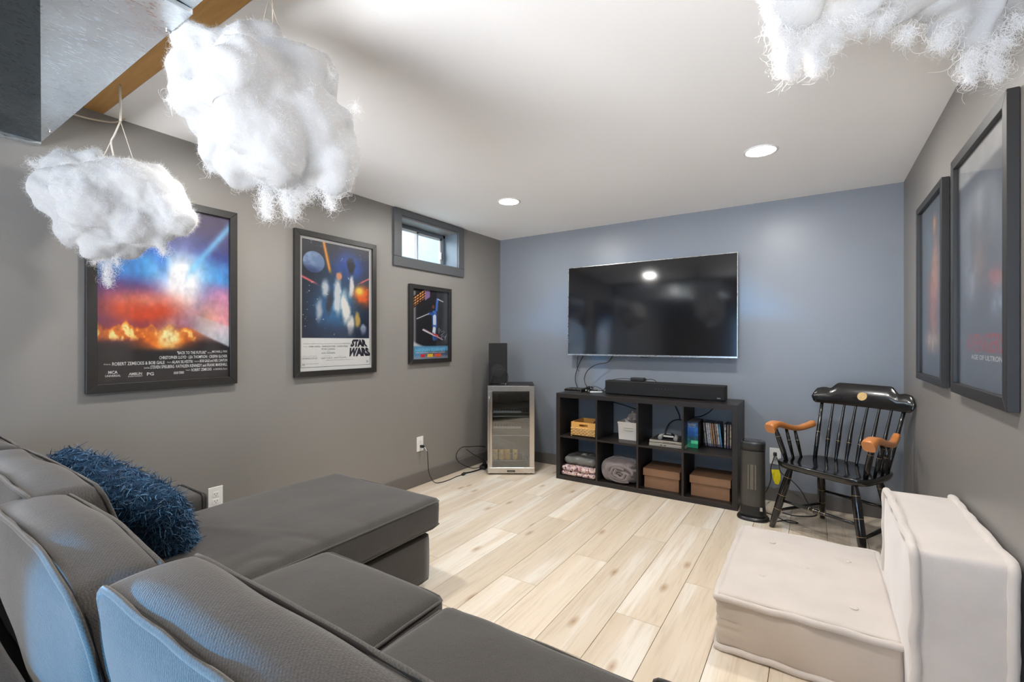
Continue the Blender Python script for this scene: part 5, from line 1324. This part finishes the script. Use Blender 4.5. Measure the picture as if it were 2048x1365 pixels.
def paint_space(U, V):
    """abstract night-blue space painting with a white lower border"""
    n1 = detail_noise(U, V*1.8, 5, 21, 5); n2 = detail_noise(U, V*1.8, 16, 22, 4); n3 = detail_noise(U, V*1.8, 40, 23, 2)
    u = (U-.03)/.93; v = (V-.245)/.735
    a = np.zeros(U.shape+(3,)) + np.array([26, 30, 46])/255
    a = mixc(a, np.exp(-((u-.5)**2/.12+(v-.35)**2/.09))*1.1*(.4+n1), (44, 110, 160)); a = mixc(a, np.exp(-((u-.68)**2/.05+(v-.80)**2/.02))*1.2*(.4+n1), (40, 90, 190))
    a = mixc(a, np.exp(-((u-.9)**2/.02+(v-.48)**2/.010))*1.6*(.35+n2), (236, 104, 40)); a = mixc(a, np.exp(-((u-.84)**2/.004+(v-.53)**2/.002))*1.3, (252, 214, 90))
    a = mixc(a, sstep(.82, .95, n3), (230, 235, 245))
    d = np.hypot((u-.165), (v-.78)*1.35); a = mixc(a, sstep(.15, .143, d), (104, 132, 172)); a = mixc(a, sstep(.15, .143, d)*sstep(.02, -.10, (v-.78)+(u-.165)*.3+.03*n2)*.8, (44, 58, 104)); a = mixc(a, sstep(.15, .143, d)*(n2-.45)*1.6, (190, 205, 225))
    ray = np.abs((u-.36)+(v-.8)*.30); a = mixc(a, np.exp(-(ray/.022)**2)*sstep(.66, .74, v), (250, 160, 40))
    # loose pale vertical brush masses in the middle
    for (cu, cv, su, sv, col, k_) in [(.50, .45, .0055, .05, (206, 212, 216), 1.1), (.62, .34, .006, .045, (232, 230, 222), 1.2), (.72, .58, .003, .016, (226, 224, 220), 1.1), (.32, .52, .005, .012, (190, 196, 204), .9), (.70, .14, .004, .012, (226, 222, 210), 1.1), (.25, .30, .003, .018, (168, 176, 188), .8), (.70, .79, .006, .012, (24, 26, 34), 1.2), (.80, .20, .003, .012, (196, 164, 90), 1.0), (.90, .10, .004, .004, (190, 200, 215), 1), (.38, .38, .003, .022, (40, 46, 60), .9), (.52, .67, .002, .003, (222, 150, 110), 1.1)]:
        a = mixc(a, (np.exp(-(((u-cu)+(n1-.5)*.10)**2/su+((v-cv)+(n1-.5)*.08)**2/sv))-.30)*2.2*k_*(.55+.8*n2), col)
    ray = np.abs((v-.545)-(.25-u)*.30); a = mixc(a, np.exp(-(ray/.012)**2)*sstep(.28, .1, u), (240, 110, 110)); ray = np.abs((v-.64)-(u-.9)*.42); a = mixc(a, np.exp(-(ray/.010)**2)*sstep(.80, .9, u), (240, 100, 110))
    a = mixc(a, sstep(.16, .10, v)*.4, (40, 52, 84))
    img = np.zeros(U.shape+(3,)) + np.array([228, 227, 223])/255
    inside = (u > 0) & (u < 1) & (v > 0) & (v < 1); img[inside] = a[inside]
    for (lo, hi) in ((.018, .024),):
        e = ((U > lo) & (U < hi) | (U > 1-hi) & (U < 1-lo)) & (V > .028) & (V < .985) | (((V > .026) & (V < .030)) | ((V > .984) & (V < .987))) & (U > lo) & (U < 1-lo); img[e] = np.array([90, 90, 96])/255
    return img
def trap(me, iw, ih, bot=1.0, top=.62, h=1.0):
    n = len(me.vertices); a = np.empty(n*3, np.float32); me.vertices.foreach_get('co', a); a = a.reshape(-1, 3); H = a[:, 1].max(); k_ = bot+(top-bot)*a[:, 1]/H; a[:, 0] *= k_; me.vertices.foreach_set('co', a.ravel()); me.update()
P2T = [('STAR', .805, .176, .27, .062, 'CENTER', M_tb, .07, 0.0, lambda me, a, b_: trap(me, a, b_, 1.0, .72)), ('WARS', .805, .098, .37, .072, 'CENTER', M_tb, .07, 0.0, lambda me, a, b_: trap(me, a, b_, 1.0, .74)),
       ('TWENTIETH CENTURY-FOX Presents A LUCASFILM LTD. PRODUCTION', .05, .200, .50, .006, 'LEFT', M_tg), ('STAR WARS', .56, .199, .11, .010, 'LEFT', M_tg), ('Starring', .05, .178, .05, .007, 'LEFT', M_tg), ('MARK HAMILL  HARRISON FORD  CARRIE FISHER', .12, .176, .52, .013, 'LEFT', M_tg), ('PETER CUSHING', .37, .155, .18, .013, 'CENTER', M_tg), ('and', .37, .143, .03, .006, 'CENTER', M_tg), ('ALEC GUINNESS', .37, .125, .18, .013, 'CENTER', M_tg),
       ('Written and Directed by', .13, .108, .18, .006, 'CENTER', M_tg), ('GEORGE LUCAS', .13, .088, .19, .013, 'CENTER', M_tg), ('Produced by', .35, .106, .09, .006, 'CENTER', M_tg), ('GARY KURTZ', .35, .086, .15, .013, 'CENTER', M_tg), ('Music by', .53, .103, .06, .006, 'CENTER', M_tg), ('JOHN WILLIAMS', .53, .086, .17, .013, 'CENTER', M_tg), ('PANAVISION  PRINTS BY DELUXE  TECHNICOLOR', .53, .072, .38, .006, 'CENTER', M_tg), ('PG', .055, .042, .03, .014, 'CENTER', M_tb), ('PARENTAL GUIDANCE SUGGESTED', .16, .050, .16, .005, 'CENTER', M_tg), ('20', .93, .046, .03, .018, 'CENTER', M_tb)]
framed('black-framed blue space poster with white lower border on the left wall', 'L', 1.727, 2.389, .993, 1.962, .036, paint_space, 170, 290, P2T)

def paint_ski(U, V):
    n2 = detail_noise(U, V*1.4, 14, 31, 4); img = np.zeros(U.shape+(3,)) + np.array([30, 30, 34])/255
    img = mixc(img, sstep(.6, .75, U)*.5, (66, 68, 74)); img = mixc(img, np.exp(-((U-.06)/.035)**2)*.9*(V < .97), (150, 150, 156))
    # score board
    q = (V-.86)-(U-.15)*.45; e = (np.abs(q) < .085) & (U < .42); img[e] = np.array([26, 20, 22])/255; e2 = e & (np.sin(q*160) > .1) & (np.sin(U*95) > -.5) & (U < .34) & (np.abs(q) < .065); img[e2] = np.array([250, 170, 90])/255
    img = mixc(img, ((np.abs(q) < .10) & (U >= .34) & (U < .48))*.9, (150, 120, 170))
    def limb(x0, y0, x1, y1, w, col, a=1.0):
        nonlocal img
        dx, dy = x1-x0, y1-y0; t = np.clip(((U-x0)*dx+(V-y0)*dy*1.8)/(dx*dx+dy*dy*1.8+1e-9), 0, 1); d = np.hypot(U-x0-t*dx, (V-y0-t*dy)*1.36); img = mixc(img, sstep(w, w*.7, d)*a, col)
    limb(.60, .665, .61, .48, .075, (60, 110, 190)); limb(.61, .62, .61, .52, .05, (206, 214, 226)); limb(.66, .72, .69, .88, .035, (54, 104, 190)); limb(.57, .66, .45, .66, .03, (44, 84, 160)); limb(.61, .46, .60, .30, .06, (60, 100, 170)); limb(.60, .44, .59, .40, .05, (214, 220, 228)); limb(.60, .36, .64, .30, .05, (44, 70, 130)); limb(.60, .40, .62, .34, .022, (214, 220, 228)); limb(.57, .765, .57, .765, .045, (110, 66, 50))
    limb(.70, .885, .86, .855, .009, (220, 220, 226)); limb(.45, .66, .12, .575, .009, (200, 200, 206)); limb(.30, .43, .84, .28, .013, (196, 160, 170)); limb(.28, .42, .60, .34, .012, (220, 220, 224)); limb(.58, .36, .70, .34, .02, (200, 60, 60))
    img = mixc(img, sstep(.22, .17, V+ .25*U-.06)*.9, (214, 216, 222)); img = mixc(img, sstep(.20, .17, V), (90, 150, 190)); img = mixc(img, sstep(.13, .10, V)*sstep(.2, .5, U), (70, 86, 110)); img = mixc(img, sstep(.05, .03, V)*.6, (160, 160, 170))
    for (a, b_, c) in ((.22, .34, (206, 44, 44)), (.40, .56, (240, 190, 40)), (.60, .80, (226, 90, 50))):
        e = (U > a) & (U < b_) & (V > .025) & (V < .068); img[e] = np.array(c)/255
    return img
P3T = [('HANNAH KEARNEY', .5, .105, .84, .050, 'CENTER', M_tc, .02), ('2010/11 FIS WORLD CUP MOGULS CHAMPION', .5, .083, .82, .014, 'CENTER', M_tw, .02), ('Visa', .28, .036, .08, .020, 'CENTER', M_tw, .01), ('Sprint', .48, .036, .12, .020, 'CENTER', M_tb, .01), ('HERSHEY', .70, .036, .17, .018, 'CENTER', M_tw, .01)]
P3T = P3T[:2]
pt = framed('small black-framed ski jump photo poster below the basement window', 'L', 2.741, 3.260, 1.040, 1.707, .036, paint_ski, 110, 150, P3T)
bm = bmesh.new(); sig = smooth_path([(.31, 0, .24), (.33, 0, .27), (.325, 0, .22), (.345, 0, .26), (.36, 0, .235), (.38, 0, .245), (.40, 0, .235), (.385, 0, .225), (.345, 0, .20), (.37, 0, .215), (.355, 0, .17), (.38, 0, .20), (.40, 0, .185), (.415, 0, .20), (.405, 0, .16), (.43, 0, .215)], 5)
tube_into(bm, sig, .0013, 5); part('signature', bm, mat('silver_ink', srgb(150, 155, 165), .4), [c for c in pt.children if c.name.startswith('print')][0], loc=(0, -.0015, 0))

def paint_orange(U, V):
    n1 = detail_noise(U, V*1.6, 5, 41, 5); n2 = detail_noise(U, V*1.6, 15, 42, 4); img = np.zeros(U.shape+(3,)) + np.array([34, 44, 62])/255
    img = mixc(img, np.exp(-((U-.55)**2/.06+(V-.45)**2/.09))*1.5*(.3+n1), (196, 96, 50)); img = mixc(img, np.exp(-((U-.6)**2/.02+(V-.60)**2/.02))*1.4*(.3+n2), (230, 150, 96)); img = mixc(img, np.exp(-((U-.35)**2/.03+(V-.75)**2/.02))*1.2*(.3+n2), (60, 110, 130))
    img = mixc(img, np.exp(-((U-.6)**2/.004+(V-.86)**2/.003))*1.2, (230, 160, 90)); img = mixc(img, np.exp(-((U-.5)**2/.10+(V-.20)**2/.004))*1.1*(.4+n2), (220, 190, 160)); img = mixc(img, sstep(.14, .10, V), (28, 30, 38)); return img*(.85+.3*n2[..., None])
P4T = [('FORCE AWAKENS', .70, .10, .40, .02, 'CENTER', M_tr, .01)]
framed('black-framed poster with orange glow art, nearest the TV wall on the right wall', 'R', 2.780, 3.410, 1.022, 1.962, .034, paint_orange, 60, 220, [])
def paint_grey(U, V):
    n1 = detail_noise(U, V*1.6, 5, 51, 5); n2 = detail_noise(U, V*1.6, 15, 52, 4); img = np.zeros(U.shape+(3,)) + np.array([50, 56, 70])/255
    img = mixc(img, sstep(.88, .91, V+.02*(n1-.5)), (214, 214, 212)); img = mixc(img, np.exp(-((U-.5)**2/.10+(V-.76)**2/.012))*1.3*(.5+.6*n1), (186, 190, 196))
    for (cu, cv, su, sv, col) in [(.35, .60, .01, .02, (30, 34, 44)), (.6, .62, .01, .02, (34, 36, 46)), (.45, .52, .02, .01, (120, 84, 70)), (.3, .45, .01, .008, (150, 156, 170)), (.2, .55, .006, .02, (110, 120, 140))]:
        img = mixc(img, np.exp(-((U-cu)**2/su+(V-cv)**2/sv))*1.2*(.4+n2), col)
    img = mixc(img, np.exp(-((U-.78)**2/.02+(V-.43)**2/.002))*1.2*(.4+n2), (176, 70, 60)); img = mixc(img, np.exp(-((U-.82)**2/.02+(V-.34)**2/.004))*1.1*(.4+n2), (140, 156, 180))
    img = mixc(img, sstep(.24, .20, V)*.9, (70, 78, 92)); return (img*(.88+.24*n2[..., None]))*.8 + .14  # final even lift paints the glazing's hazy glare into the print
P5T = [('AVENGERS', .56, .148, .72, .078, 'CENTER', M_tr, .03), ('AGE OF ULTRON', .60, .118, .58, .020, 'CENTER', M_tw, .02)]
framed('large black-framed grey-blue poster with red lettering on the right wall', 'R', 1.935, 2.612, 1.020, 1.972, .040, paint_grey, 80, 300, P5T)
